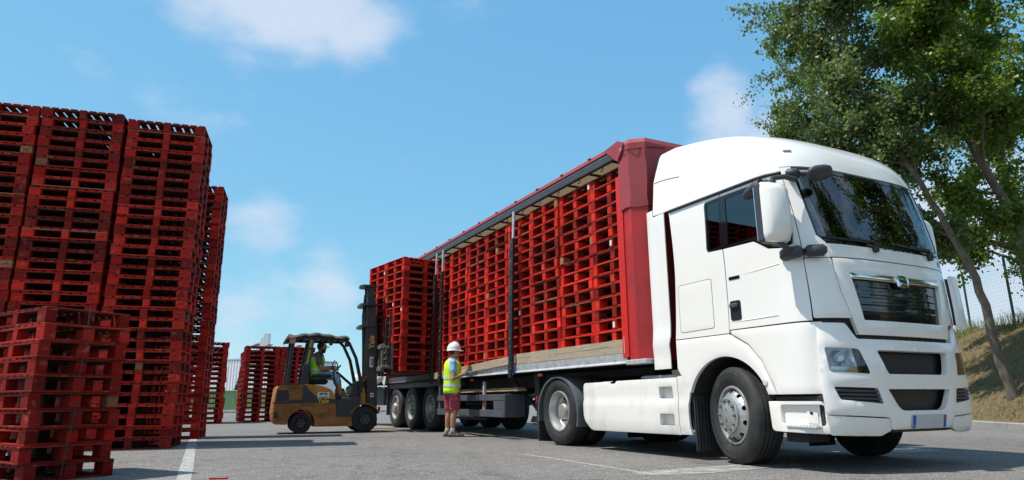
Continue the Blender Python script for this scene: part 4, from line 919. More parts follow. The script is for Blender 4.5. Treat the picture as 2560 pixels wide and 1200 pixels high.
mb = MB(); mb.tube([(.05, -.04, 4.0), (.12, -.05, 3.97), (.24, .03, 3.96), (.33, .2, 3.985), (.335, .5, 4.02)], .006, 6); tp(mb, 'tarpaulin_cord', M_black)
# roof
mb = MB(); mb.box((XR / 2 - .02, YW / 2, 4.075), (-XR - .06, YW - .1, .012), 0); tp(mb, 'roof_sheet', M_rsheet)
for i in (0, 1):
    Y = (lambda y: y) if i == 0 else (lambda y: YW - y)
    mb = MB(); mb.prism([(Y(.03), 3.875), (Y(.065), 3.90), (Y(.065), 4.02), (Y(.0), 4.02), (Y(-.018), 4.0), (Y(-.024), 3.96), (Y(-.016), 3.93), (Y(-.03), 3.905), (Y(-.02), 3.88)], -.05, XR, 'x'); o = tp(mb, 'roof_rail', M_dkgrey, 60); o.location.z += .05
    mb = MB(); mb.prism([(Y(-.026), 4.022), (Y(-.012), 4.085), (Y(.06), 4.10), (Y(.06), 4.052), (Y(.02), 4.024)], -.02, XR, 'x'); o = tp(mb, 'roof_edge_tarpaulin', M_tarp, 60); o.location.z += .05
    if i == 0:
        for k in range(16): mb = MB(); mb.box((-.75 - k * .8, -.02, 4.086), (.07, .03, .014), .004); o = tp(mb, 'roof_clip', M_tarp); o.location.z += .05
for k in range(20):
    mb = MB(); mb.bar((-.45 - k * .62, .06, 4.03), (-.45 - k * .62, YW - .06, 4.03), .035, .03, .004); tp(mb, 'roof_bow', M_black)
    if k < 12:
        xx = -.55 - k * .62; mb = MB(); mb.tube([(xx, .075, 4.0), (xx + .005, .075, 3.94), (xx - .02, .07, 3.90), (xx - .05, .07, 3.91)], .007, 6); tp(mb, 'curtain_hook', M_black)
# far curtain and rear portal
mb = MB(); n = 160
rg = [[Vector((-.05 + (XR) * k / n, YW - .01 + .012 * math.sin(k * .9), z_)) for k in range(n + 1)] for z_ in (1.13, 2.0, 3.0, 3.92)]
mb.loft(rg, False, False); o = tp(mb, 'far_curtain', M_tarp, 60)
mb = MB()
for yy in (.06, YW - .06): mb.box((XR - .04, yy, 2.6), (.10, .12, 2.85), .01)
mb.box((XR - .04, YW / 2, 4.0), (.10, YW - .24, .12), .01); tp(mb, 'rear_portal', M_redst)
mb = MB(); mb.box((XR - .10, YW / 2, 2.55), (.03, YW - .06, 2.70), .005); tp(mb, 'rear_door', M_redst)
# sliding posts with brackets
def post(x0, lean):
    xt = x0 + lean
    mb = MB(); mb.bar((x0, -.062, 1.03), (x0 + lean * .82, -.062, 3.46), .05, .115, .006, up=(1, 0, 0)); p = tp(mb, 'sliding_post', M_black)
    mb = MB(); mb.bar((x0 + lean * .80, -.050, 3.40), (xt, -.045, 3.95), .03, .06, .004, up=(1, 0, 0)); tp(mb, 'post_slide', M_galv, par=p)
    for k, z_ in enumerate((1.5, 1.95, 2.4, 2.85, 3.2)):
        xx = x0 + lean * .82 * (z_ - 1.03) / 2.43
        mb = MB(); mb.box((xx - .03, -.070, z_), (.10, .05, .13), .008); tp(mb, 'board_pocket', M_black, par=p)
        mb = MB(); mb.lathe([(.0005, -.006), (.008, -.005), (.009, 0)], (xx, -.088, z_ + .2), 8); tp(mb, 'rivet', M_galv, par=p)
    mb = MB(); mb.box((x0 + .02, -.088, 1.12), (.10, .03, .16), .01); tp(mb, 'post_lock', M_black, par=p)
post(-3.30, .13); post(-6.68, .03); post(-7.22, .18)
# running gear
mb = MB()
for xx in (-7.641, -8.951, -10.261): mb.tube([(xx, .25, .5), (xx, YW - .25, .5)], .07, 12); mb.box((xx - .1, .74, .72), (.7, .09, .22), .02); mb.box((xx - .1, 1.72, .72), (.7, .09, .22), .02)
tp(mb, 'axle_set', M_chassis)
for xx in (-7.641, -8.951, -10.261):
    wheel(trl, 'trailer', xx, .07, .50, .50); wheel(trl, 'trailer', xx, YW - .07, .50, .50, flip=True)
mb = MB(); mb.prism([(-6.95, .98), (-11.0, .98), (-11.0, 1.10), (-6.95, 1.10)], .1, .66); tp(mb, 'mudguard_panel', M_steelgrey)
mb = MB(); mb.prism([(-6.92, .47), (-7.02, .47), (-7.02, 1.10), (-6.92, 1.10)], .05, .5); mb.prism([(-10.93, .30), (-10.97, .30), (-10.97, 1.10), (-10.93, 1.10)], .06, .5); tp(mb, 'wheel_shield', M_steelgrey)
mb = MB(); mb.box((-9.0, YW / 2, .95), (4.2, 1.0, .22), .02); tp(mb, 'underbody_light_block', M_dark)  # dark box added under the deck to block light from passing through
# side guard: frame of two rails and an end plate
mb = MB(); mb.box((-5.40, .045, .715), (3.30, .035, .11), .006); g = tp(mb, 'side_guard', M_steelgrey)
mb = MB(); mb.box((-5.40, .045, .435), (3.30, .035, .125), .006); tp(mb, 'guard_rail', M_steelgrey, par=g)
mb = MB(); mb.box((-3.96, .045, .576), (.42, .033, .15), .004); mb.box((-3.745, .24, .575), (.03, .40, .40), .006); tp(mb, 'guard_end', M_steelgrey, par=g)
mb = MB(); mb.box((-4.72, .10, .70), (.06, .05, .62), .005); tp(mb, 'guard_bracket', M_galv, par=g)
mb = MB(); mb.box((-4.70, .068, .60), (.03, .02, .11), .004); tp(mb, 'side_lamp', M_orange)
mb = MB(); mb.box((-5.2, 1.23, .60), (2.6, 1.5, .04), .005); mb.box((-5.2, .55, .62), (2.9, .04, .10), 0); mb.box((-5.2, 1.9, .62), (2.9, .04, .10), 0); tp(mb, 'pallet_rack', M_dark)
mb = MB(); mb.box((-5.5, .16, .33), (1.4, .06, .05), .01); tp(mb, 'rack_bar', M_dark)
# landing legs
for yy in (.42, 2.04):
    mb = MB(); mb.box((-3.12, yy, .80), (.15, .15, .62), .01); mb.box((-3.12, yy, .42), (.11, .11, .32), .008); mb.box((-3.12, yy, .275), (.20, .22, .03), .006); mb.prism([(-3.30, .30), (-2.94, .30), (-3.02, .40), (-3.22, .40)], yy - .11, yy + .11); tp(mb, 'landing_leg', M_chassis)
mb = MB(); mb.bar((-3.12, .42, .75), (-3.12, 2.04, .75), .06, .06); mb.bar((-3.2, .42, .5), (-4.2, .5, .98), .05, .04); tp(mb, 'leg_brace', M_chassis)
for xx in (-2.55, -5.3):
    mb = MB(); mb.box((xx, .10, 1.06), (.12, .03, .045), .006); tp(mb, 'side_lamp', M_orange)
mb = MB(); mb.tube([(-3.24, -.05, 1.10), (-3.26, -.06, 1.06), (-3.31, -.06, 1.05), (-3.33, -.055, 1.09), (-3.29, -.05, 1.12)], .009, 6); tp(mb, 'tie_hook', M_galv)
mb = MB(); mb.box((-3.245, -.02, 1.17), (.03, .02, .13), .004); tp(mb, 'lock_tape', pm('blue_plastic', (.03, .15, .55), .4))
mb = MB(); mb.box((-11.75, .22, .80), (.80, .32, .50), .03)
for k in range(3): mb.box((-11.75, .055, .64 + .14 * k), (.66, .012, .08), .006)
tp(mb, 'tool_box', M_grey)
# curtain gathered at the tail: pale inner side out
M_wtarp = pm('white_tarpaulin', (.62, .62, .63), .5, var=.1, scale=3, dirt=(.35, .33, .30), dirt_amt=.4, bump=.3, bump_scale=5)
mb = MB(); rings = []
for k in range(18):
    t = k / 17; x_ = -10.7 - 3.1 * t; rr_ = .10 + .17 * math.sin(math.pi * min(1, t * 1.05)) ** .6; c = Vector((x_, -.14 + .03 * math.sin(t * 9), 1.34 + .05 * math.sin(t * 7 + 1) - .03 * t))
    ring = []
    for j in range(26):
        a = 2 * math.pi * j / 26; r_ = rr_ * (1 + .16 * math.sin(3 * a + 5 * t) + .10 * math.sin(7 * a - 9 * t) + .05 * math.sin(11 * a + 17 * t)); ring.append(c + Vector((0, r_ * .7 * math.cos(a), r_ * math.sin(a))))
    rings.append(ring)
mb.loft(rings, True); mb.prism([(-10.72, 1.40), (-10.45, 1.38), (-10.62, .98), (-10.68, 1.1), (-10.9, 1.2)], -.135, -.12); cb = tp(mb, 'gathered_curtain', M_wtarp, 70)
# ------------------------------------------------------------------ load in the trailer
NTH = ['next to the cab', 'second from the cab', 'third from the cab', 'fourth from the cab', 'fifth from the cab', 'sixth from the cab', 'seventh from the cab', 'eighth from the cab']
rz_t = TANG + math.pi / 2
for k in range(8):
    c = TM @ Vector((-.40 - .925 * k, .045 + .572 + (-.012 if k == 2 else prnd.uniform(-.004, .018)), 0))
    stack(KIT, (c.x, c.y), rz_t, 16, .1618, 'the trailer stack ' + NTH[k], 'pallets loaded in the trailer', jit=.007, yaw=.005, z0=1.2525)
# the two stacks on the forks
la = R(9); ud = Vector((-math.cos(la), -math.sin(la), 0)); rd = Vector((-math.sin(la), math.cos(la), 0)); LC = Vector((-7.25, -.765, 0))
for k in (0, 1):
    c = TM @ (LC + ud * (.46 + .935 * k) + rd * .57)
    stack(KIT, (c.x, c.y), rz_t + la, 16, .160, ('the lifted stack nearer the cab' if k == 0 else 'the lifted stack nearer the trailer tail'), 'pallets lifted by the forklift', jit=.006, yaw=.005, z0=1.30)
# ------------------------------------------------------------------ planks
def plank(a, b_, w, h, mat, label):
    a, b_ = TM @ Vector(a), TM @ Vector(b_); mb = MB(); c = (a + b_) / 2; d = b_ - a; L = d.length; d.normalize(); sd = Vector((0, 0, 1)).cross(d).normalized(); u2 = d.cross(sd)
    M = Matrix(((d.x, sd.x, u2.x, c.x), (d.y, sd.y, u2.y, c.y), (d.z, sd.z, u2.z, c.z), (0, 0, 0, 1)))
    n = 14; rings = []
    for k in range(n + 1):
        x_ = L * (k / n - .5); j1, j2 = prnd.gauss(0, .0018), prnd.gauss(0, .0015)
        rings.append([Vector((x_, -w / 2 + j2, -h / 2 + j1)), Vector((x_, w / 2 + j2, -h / 2 + j1)), Vector((x_, w / 2 + j2, h / 2 - j1)), Vector((x_, -w / 2 + j2, h / 2 - j1))])
    mb.loft(rings, True); me = mesh_from('plank', mb.v, mb.f); fix_normals(me); o = link('plank', me, mat); o.matrix_world = M; tag(o, label, 'plank'); return o
plank((-.13, .016, 1.303), (-3.21, .016, 1.303), .026, .088, M_plank, 'weathered side board, lower of two lying on the trailer edge')
plank((-.13, .016, 1.393), (-3.21, .016, 1.390), .026, .084, M_plank, 'weathered side board, upper of two with a chipped top edge')
plank((-3.20, -.018, 1.345), (-7.14, -.022, 1.195), .026, .135, M_plank, 'long sloping wooden board held by the worker in the helmet')
plank((-3.62, .30, .868), (-6.1, .30, .868), .16, .03, M_plank2, 'pale board lying under the trailer, topmost of the pair')
plank((-3.42, .22, .8365), (-6.2, .22, .8365), .18, .03, M_plank2, 'pale board lying under the trailer, lower of the pair')
# ------------------------------------------------------------------ people: overlapping tapered volumes fused to one surface
def fuse(mb, name, voxel, smooth=6):
    me = mesh_from(name, mb.v, mb.f); fix_normals(me); o = bpy.data.objects.new(name, me); col.objects.link(o)
    m = o.modifiers.new('r', 'REMESH'); m.mode = 'VOXEL'; m.voxel_size = voxel; m.adaptivity = 0
    if smooth: s_ = o.modifiers.new('s', 'SMOOTH'); s_.iterations = smooth; s_.factor = .5
    dg = bpy.context.evaluated_depsgraph_get(); r_ = bpy.data.meshes.new_from_object(o.evaluated_get(dg)); r_.name = name
    bpy.data.objects.remove(o); r_.polygons.foreach_set('use_smooth', [True] * len(r_.polygons)); r_.materials.clear(); return r_
def blob(mb, c, rx, ry, rz, n=14, m=10, M=None):
    rings = []
    for i in range(1, m):
        t = math.pi * i / m; rings.append([Vector((rx * math.sin(t) * math.cos(2 * math.pi * k / n), ry * math.sin(t) * math.sin(2 * math.pi * k / n), -rz * math.cos(t))) for k in range(n)])
    M2 = Matrix.Translation(c) @ (M if M is not None else Matrix.Identity(4)); mb.loft([[M2 @ p for p in r_] for r_ in rings], True)
def limb(mb, pts, rad, n=14):
    mb.tube(pts, rad, n); 
    for p, r_ in zip(pts, rad): blob(mb, p, r_ * .98, r_ * .98, r_ * .98, 10, 7)
def hand(mb, wrist, fdir, ndir, side, curl=.5, size=1.0, spread=.016):
    """palm and five fingers; fdir along the palm, ndir out of the back of the hand"""
    f_ = Vector(fdir).normalized(); n_2 = Vector(ndir); n_2 = (n_2 - f_ * n_2.dot(f_)).normalized(); s_ = f_.cross(n_2) * side; w = Vector(wrist)
    limb(mb, [w, w + f_ * .03 * size], [.026 * size, .028 * size], 10)
    for k in range(4):
        b_ = w + f_ * (.085 + (.006 if k in (1, 2) else 0)) * size + s_ * (k - 1.5) * .0205 * size
        limb(mb, [w + f_ * .02 * size + s_ * (k - 1.5) * .012 * size, b_], [.017 * size, .0125 * size], 8)
        L = (.070, .080, .075, .058)[k] * size; p = b_; a = curl * .5; pts = [b_]; rad = [.0105 * size]
        for j, fr in enumerate((.45, .32, .25)):
            d = f_ * math.cos(a) - n_2 * math.sin(a); p = p + d * L * fr; pts.append(p); rad.append((.0098, .009, .008)[j] * size); a += curl * (1.0, .9, .6)[j]
        limb(mb, pts, rad, 8)
    tb = w + f_ * .022 * size + s_ * -.030 * size
    t1 = tb + (f_ * .6 - s_ * .6 - n_2 * .4).normalized() * .042 * size; t2 = t1 + (f_ * .85 - s_ * .15 - n_2 * .5).normalized() * .034 * size
    limb(mb, [w + f_ * .02 * size, tb, t1, t2], [.018 * size, .015 * size, .012 * size, .0095 * size], 8)
def head(mb, c, fwd, up=(0, 0, 1), s=1.0):
    """skull, jaw, nose, lips, ears; c is the middle of the skull"""
    f_ = Vector(fwd).normalized(); u = Vector(up); u = (u - f_ * u.dot(f_)).normalized(); l_ = u.cross(f_); M = Matrix(((f_.x, l_.x, u.x, 0), (f_.y, l_.y, u.y, 0), (f_.z, l_.z, u.z, 0), (0, 0, 0, 1)))
    c = Vector(c); P = lambda x, y, z: c + (f_ * x + l_ * y + u * z) * s
    blob(mb, P(-.008, 0, .018), .096 * s, .074 * s, .098 * s, 18, 14, M); blob(mb, P(.028, 0, -.045), .062 * s, .058 * s, .070 * s, 16, 10, M); blob(mb, P(.058, 0, -.092), .026 * s, .030 * s, .022 * s, 12, 8, M)
    limb(mb, [P(.086, 0, .012), P(.104, 0, -.022), P(.095, 0, -.034)], [.010 * s, .014 * s, .010 * s], 8); blob(mb, P(.080, 0, -.062), .014 * s, .024 * s, .011 * s, 10, 8, M)
    blob(mb, P(.076, 0, .022), .016 * s, .052 * s, .010 * s, 12, 8, M)
    for q in (-1, 1): blob(mb, P(-.005, q * .074, -.012), .018 * s, .010 * s, .030 * s, 10, 8, M)
    return P, M
M_skin = pm('tanned_skin', (.42, .20, .115), .5, var=.12, scale=14); M_skin2 = pm('warm_skin', (.36, .17, .10), .5, var=.12, scale=14)
M_leg = pm('pale_leg_skin', (.50, .27, .17), .5, var=.1, scale=12)
M_hair = pm('dark_hair', (.012, .010, .009), .7, bump=.4, bump_scale=120)
M_vest = pm('yellow_high_visibility_cloth', (.58, .86, .035), .65, var=.08, scale=7, bump=.5, bump_scale=14)
M_vest2 = pm('green_high_visibility_cloth', (.36, .80, .025), .65, var=.08, scale=7, bump=.5, bump_scale=14)
M_band = pm('reflective_tape', (.62, .63, .62), .35, var=.06, scale=20)
M_blue = pm('light_blue_cotton', (.22, .42, .66), .85, var=.1, scale=9, bump=.3, bump_scale=20)
M_gshirt = pm('grey_cotton', (.10, .095, .09), .85, var=.1, scale=9)
M_short = pm('faded_crimson_cotton', (.31, .042, .070), .85, var=.22, scale=8, bump=.7, bump_scale=12)
M_denim = pm('light_denim', (.26, .33, .47), .85, var=.15, scale=12, bump=.4, bump_scale=18)
M_helm = pm('white_helmet_shell', (.80, .80, .79), .3, coat=.3)
M_glove = pm('grey_glove_fabric', (.10, .11, .14), .85, var=.2, scale=20)
M_shoe = pm('beige_suede', (.26, .215, .165), .85, var=.2, scale=14, dirt=(.12, .10, .08), dirt_amt=.4, dirt_scale=9)
M_sole = pm('dark_shoe_sole', (.05, .045, .04), .8); M_sock = pm('pale_sock', (.55, .50, .46), .9); M_boot = pm('dark_boot_leather', (.03, .024, .02), .6)
M_eye = pm('eye', (.02, .018, .015), .2)
WS = Matrix.Translation((-1.17, 13.08, 0)) @ Matrix.Rotation(R(9), 4, 'Z')
def person(name, M, label):
    o = empty(name, (0, 0, 0)); o.matrix_world = M; tag(o, label, 'person'); return o
# -------- standing worker (x ahead, y to his left, near side is y < 0)
wk = person('person', WS, 'person in white helmet, yellow vest and crimson shorts holding the board')
mb = MB()
for sg, x0 in ((-1, .035), (1, -.05)):
    limb(mb, [(x0 - .0, sg * .095, .92), (x0 + .005, sg * .105, .70), (x0 + .015, sg * .105, .50), (x0 - .012, sg * .105, .34), (x0 - .022, sg * .105, .20), (x0 - .015, sg * .105, .085)], [.098, .084, .060, .060, .045, .040])
    limb(mb, [(x0 - .045, sg * .105, .05), (x0 + .05, sg * .112, .045), (x0 + .15, sg * .12, .035)], [.035, .036, .03])
limb(mb, [(-.005, 0, .92), (-.01, 0, 1.05), (0, 0, 1.22), (.005, 0, 1.36)], [.135, .125, .14, .13])
for sg in (-1, 1): limb(mb, [(0, sg * .06, 1.36), (-.005, sg * .165, 1.385)], [.09, .068])
limb(mb, [(0, 0, 1.38), (.012, 0, 1.47), (.02, 0, 1.54)], [.068, .058, .056])
hp, hM = head(mb, (.035, .0, 1.595), (.97, .22, .02))
RS, RE, RW = Vector((-.005, -.195, 1.365)), Vector((.0, -.275, 1.075)), Vector((.27, -.20, 1.185))
LS, LE, LW = Vector((-.005, .195, 1.365)), Vector((.09, .27, 1.13)), Vector((.33, .18, 1.255))
for a, b_, c in ((RS, RE, RW), (LS, LE, LW)): limb(mb, [a, a.lerp(b_, .5), b_, b_.lerp(c, .45), c], [.056, .050, .043, .041, .029])
me = fuse(mb, 'person_body', .0075); me.materials.append(M_skin); link('body', me, None, wk)
mb = MB(); blob(mb, hp(-.030, 0, .012), .084, .082, .085, 16, 12, hM); me = fuse(mb, 'hair', .008); me.materials.append(M_hair); link('hair', me, None, wk)
for q in (-1, 1):
    mb = MB(); blob(mb, hp(.082, q * .030, .004), .010, .012, .008, 10, 8, hM); mb.build('eye', M_eye, wk, 60)
mb = MB(); prof = []
for t in np.linspace(0, math.pi / 2, 12): prof.append((.128 * math.sin(t) + .0005, .145 * math.cos(t)))
prof += [(.132, -.01), (.140, -.022), (.137, -.028), (.122, -.018)]
T = Matrix.Translation(hp(-.01, 0, .040)) @ hM @ Matrix.Rotation(R(90), 4, 'X') @ Matrix.Diagonal((1.06, 1, .90, 1)); mb.lathe(prof, n=40, M=T)
rg = []
for a in np.linspace(-1.15, 1.15, 15):
    r0, r1 = .134, .134 + .055 * math.cos(a * .95); y0 = -.018
    pt = lambda r_, dy: T @ Vector((r_ * math.cos(a), y0 + dy, -r_ * math.sin(a)))
    rg.append([pt(r0 - .01, .006), pt(r1, -.010), pt(r1, -.016), pt(r0 - .01, -.004)])
mb.loft(rg, True); hm = mb.build('helmet', M_helm, wk, 50)
mb = MB(); mb.tube([T @ Vector((.02 + .10 * math.sin(t), .149 * math.cos(t) + .002, 0)) - Vector((0, 0, 0)) for t in np.linspace(-.9, .9, 9)], .008, 6); mb.build('helmet_ridge', M_helm, hm)
# shirt with sleeves
mb = MB(); limb(mb, [(-.005, 0, .95), (-.01, 0, 1.05), (0, 0, 1.22), (.005, 0, 1.36)], [.15, .138, .152, .14]); limb(mb, [(0, 0, 1.38), (.006, 0, 1.43)], [.085, .073])
for a, b_ in ((RS, RE), (LS, LE)): limb(mb, [Vector((0, a.y * .3, 1.37)), a, a.lerp(b_, .52)], [.09, .072, .064])
me = fuse(mb, 'shirt', .010); me.materials.append(M_blue); link('shirt', me, None, wk)
# vest: open at the arms, flared hem
def vrings(secs, n=40, wr=0.0):
    out = []
    for (z_, cx, rx, ry, pw) in secs:
        ring = []
        for k in range(n):
            t = 2 * math.pi * k / n; c_, s_ = math.cos(t), math.sin(t); ww = 1 + wr * (math.sin(5 * t + z_ * 21) * .5 + math.sin(9 * t - z_ * 13) * .5)
            ring.append(Vector((cx + rx * ww * math.copysign(abs(c_) ** pw, c_), ry * ww * math.copysign(abs(s_) ** pw, s_), z_)))
        out.append(ring)
    return out
vs_ = [(.80, .0, .172, .205, .9), (.86, 0, .170, .203, .9), (.95, -.002, .165, .196, .9), (1.05, -.004, .160, .192, .9), (1.15, -.002, .165, .196, .88), (1.25, 0, .170, .200, .85), (1.33, 0, .165, .192, .85), (1.395, -.002, .142, .165, .9), (1.435, 0, .105, .12, 1.0), (1.455, .005, .080, .085, 1.0)]
mb = MB(); rr = vrings(vs_, 40, .022); mb.loft(rr + [[p * 1.0 + Vector((0, 0, -.01)) for p in vrings([(1.455, .005, .070, .075, 1)], 40)[0]]], False)
vest = mb.build('vest', M_vest, wk, 70); sm_ = vest.modifiers.new('s', 'SOLIDIFY'); sm_.thickness = .008
def band(z0, z1, par, secs, mat, d=.007, wr=.022):
    def sec(z_):
        A = np.array(secs); return (z_, *[float(np.interp(z_, A[:, 0], A[:, i])) for i in (1, 2, 3, 4)])
    q = []
    for z_ in np.linspace(z0, z1, 3): s_ = sec(z_); q.append((s_[0], s_[1], s_[2] + d, s_[3] + d, s_[4]))
    mb = MB(); mb.loft(vrings(q, 40, wr), False); o = mb.build('reflective_band', mat, par, 70); o.location = (0, 0, 0)
band(.925, .975, vest, vs_, M_band); band(1.06, 1.11, vest, vs_, M_band)
# armholes read through the shirt sleeve caps
mb = MB()
for sg in (-1, 1): limb(mb, [(0.0, sg * .165, 1.37), (-.004, sg * .19, 1.28), (-.006, sg * .186, 1.18)], [.068, .066, .05])
me = fuse(mb, 'shirt_sides', .009); me.materials.append(M_blue); link('shirt_side', me, None, wk)
# shorts with cargo pocket
mb = MB(); limb(mb, [(0, 0, .93), (0, 0, .86)], [.152, .150]); 
for sg, x0 in ((-1, .035), (1, -.05)): mb.loft([ell((x0, sg * .085, .90), (.120, 0, 0), (0, .098, 0)), ell((x0 + .004, sg * .098, .74), (.116, 0, 0), (0, .093, 0)), ell((x0 + .012, sg * .105, .60), (.106, 0, 0), (0, .086, 0)), ell((x0 + .016, sg * .106, .49), (.104, 0, 0), (0, .084, 0))], True)
me = fuse(mb, 'shorts', .009, 4); me.materials.append(M_short); sh = link('shorts', me, None, wk)
mb = MB(); mb.box((.01, -.188, .62), (.13, .03, .15), .014); a = mb.build('cargo_pocket', M_short, sh); 
mb = MB(); mb.box((.01, -.205, .675), (.138, .008, .05), .004); a = mb.build('pocket_flap', M_short, sh)
def shoe(par, x0, y0, yaw, m1, m2, z0=0.0, s=1.0, M2=None):
    T = Matrix.Translation((x0, y0, z0)) @ Matrix.Rotation(yaw, 4, 'Z')
    if M2 is not None: T = M2
    mb = MB()
    for c, r_ in (((-.055, 0, .055), (.047, .042, .05)), ((.0, 0, .055), (.06, .043, .048)), ((.07, 0, .045), (.065, .046, .038)), ((.145, .004, .038), (.055, .046, .030)), ((-.03, 0, .095), (.052, .043, .042))): blob(mb, T @ Vector(c), *[v * s for v in r_], M=T.to_3x3().to_4x4())
    me = fuse(mb, 'shoe', .007, 4); me.materials.append(m1); sh_ = link('shoe', me, None, par)
    mb = MB(); pr = [(-.105, -.028), (-.09, -.042), (0, -.044), (.09, -.05), (.17, -.042), (.205, -.012), (.203, .022), (.17, .05), (.09, .054), (0, .046), (-.09, .042), (-.105, .028)]
    mb.prism(pr, .001, .026, 'z', M=T); o = mb.build('sole', m2, sh_); o.location = (0, 0, 0)
    for k in range(4):
        mb = MB(); mb.tube([T @ Vector((.02 + .022 * k, -.024, .098 - .010 * k)), T @ Vector((.026 + .022 * k, 0, .106 - .010 * k)), T @ Vector((.02 + .022 * k, .024, .098 - .010 * k))], .004, 5); o = mb.build('lace', M_sock, sh_); o.location = (0, 0, 0)
    return sh_
shoe(wk, .035, -.105, R(-4), M_shoe, M_sole); shoe(wk, -.05, .105, R(8), M_shoe, M_sole)
mb = MB()
for sg, x0 in ((-1, .035), (1, -.05)): limb(mb, [(x0 - .02, sg * .105, .10), (x0 - .02, sg * .105, .155)], [.043, .046])
me = fuse(mb, 'socks', .008, 3); me.materials.append(M_sock); link('socks', me, None, wk)
# gloves on the board
WSi = WS.inverted()
for (w, el_, sd) in ((RW, RE, -1), (LW, LE, 1)):
    mb = MB(); f_ = Vector((.95, .30 * -sd * .2, .12)); limb(mb, [w - (w - el_).normalized() * .03, w], [.037, .036], 10); hand(mb, w, f_, (-.12, sd * .25, .95), sd, curl=.55, size=1.08)
    me = fuse(mb, 'glove', .0045, 3); me.materials.append(M_glove); link('glove', me, None, wk)
# ------------------------------------------------------------------ forklift: x ahead, y away from the viewer's side, z up; origin at the near front wheel
FM = Matrix.Translation((-3.25, 15.05, 0)) @ Matrix.Rotation(R(22), 4, 'Z')
fk = empty('forklift', FM @ Vector((-.8, .53, 0)), R(22)); OFF[fk.name] = (.8, -.53, 0)
tag(fk, 'worn yellow and black forklift lifting two stacks of pallets', 'forklift')
M_yel = pm('worn_yellow_paint', (.52, .20, .013), .5, var=.2, scale=4, dirt=(.08, .04, .02), dirt_amt=.95, dirt_scale=3.2, stretch=(1, 1, 2.2))
M_yeld = pm('scraped_brown_yellow_paint', (.30, .115, .016), .6, var=.35, scale=5, dirt=(.04, .03, .022), dirt_amt=.95, dirt_scale=4, stretch=(1, 1, 2))
M_fblk = pm('forklift_black_steel', (.020, .020, .022), .5, var=.3, scale=5, dirt=(.07, .06, .05), dirt_amt=.5)
M_mast = pm('greasy_mast_steel', (.030, .028, .027), .42, .3, var=.35, scale=6, dirt=(.10, .08, .06), dirt_amt=.45, dirt_scale=6)
M_dusty = pm('dusty_carriage_steel', (.12, .105, .09), .75, var=.4, scale=7, dirt=(.26, .22, .18), dirt_amt=.6, dirt_scale=8)
M_ytxt = pm('yellow_lettering', (.62, .34, .02), .5); M_ltxt = pm('lime_lettering', (.55, .60, .03), .5)
M_rag = pm('weathered_tarp_cover', (.09, .085, .08), .85, var=.35, scale=6, dirt=(.22, .2, .18), dirt_amt=.5, bump=.4, bump_scale=9)
M_solid = pm('solid_tyre', (.014, .014, .014), .85, var=.3, scale=9, dirt=(.06, .055, .05), dirt_amt=.5)
def fp(mb, name, mat, sm=35, par=None):
    o = mb.build(name, mat, par or fk, smooth=sm)
    if par is not None: o.location = (0, 0, 0)
    return o
Y0, Y1 = .05, 1.01
rarc = [(-1.34 + .285 * math.cos(t), .215 + .285 * math.sin(t)) for t in np.linspace(R(170), R(10), 14)]
mb = MB(); mb.prism([(-1.06, .14), (-.24, .14), (-.24, .34), (-.62, .36), (-.63, .64), (-1.335, .66), (-1.335, .505)] + [p for p in rarc if p[0] > -1.33], Y0 + .01, Y1 - .01); fp(mb, 'frame', M_yeld)
cwp = [(-1.62, .245), (-1.66, .19), (-1.86, .20), (-1.92, .28), (-1.945, .45), (-1.93, .64), (-1.90, .93), (-1.86, .99), (-1.34, 1.025), (-1.34, .50)] + [p for p in rarc[::-1] if p[0] < -1.35]
rings = []
for y_, s_ in ((Y0, .94), (Y0 + .05, 1.0), (Y1 - .05, 1.0), (Y1, .94)):
    rings.append([Vector((-1.34 + (x_ + 1.34) * (s_ if x_ < -1.5 else 1), y_, z_)) for x_, z_ in cwp])
mb = MB(); mb.loft(rings, True); cwt = fp(mb, 'counterweight', M_yeld)
mb = MB(); mb.prism(rounded([(-1.875, .665), (-1.64, .665), (-1.60, .72), (-1.62, .90), (-1.86, .915)], .03, 3), Y0 - .004, Y0 + .05); fp(mb, 'side_vent', M_fblk, par=cwt)
mb = MB(); mb.box((-1.85, Y0 - .001, .40), (.09, .012, .13), .01); fp(mb, 'tow_slot', M_fblk, par=cwt)
mb = MB(); mb.prism(rounded([(-1.33, .665), (-.63, .645), (-.66, .80), (-.74, .92), (-.92, .99), (-1.12, 1.02), (-1.33, 1.03)], [.0, .01, .06, .08, .08, .05, .0], 4), Y0, Y1); hood = fp(mb, 'hood', M_yel)
sw = [(-1.34, 1.02), (-1.27, 1.0), (-1.17, .87), (-1.03, .765), (-.85, .72), (-.63, .715), (-.62, .615), (-.9, .63), (-1.34, .655)]
mb = MB(); mb.prism(sw, Y0 - .004, Y0 + .02); fp(mb, 'black_band', M_fblk, par=hood)
mb = MB(); mb.prism(sw, Y1 - .02, Y1 + .004); fp(mb, 'black_band', M_fblk, par=hood)
mb = MB(); mb.prism([(-1.925, .625), (-1.34, .625), (-1.34, .70), (-1.60, .70), (-1.62, .66), (-1.925, .655)], Y0 - .003, Y0 + .02); fp(mb, 'black_strip', M_fblk, par=cwt)
mb = MB(); mb.box((-.905, Y0 - .006, .80), (.24, .004, .125), 0); stk = fp(mb, 'sticker', M_paper, par=hood)
t_ = frame_text('sticker_lettering', 'MFM', .085, M_black, hood, (-.905, Y0 - .0085, .82), (1, 0, 0), (0, 0, 1), bold=.002); t_.location = (0, 0, 0)
mb = MB(); mb.box((-.905, Y0 - .0085, .758), (.19, .001, .02), 0); fp(mb, 'sticker_rule', M_fblk, par=hood)
t_ = frame_text('maker_lettering', 'Yale', .135, M_ytxt, hood, (-.90, Y0 - .006, .672), (1, 0, 0), (0, 0, 1), bold=.004); t_.location = (0, 0, 0)
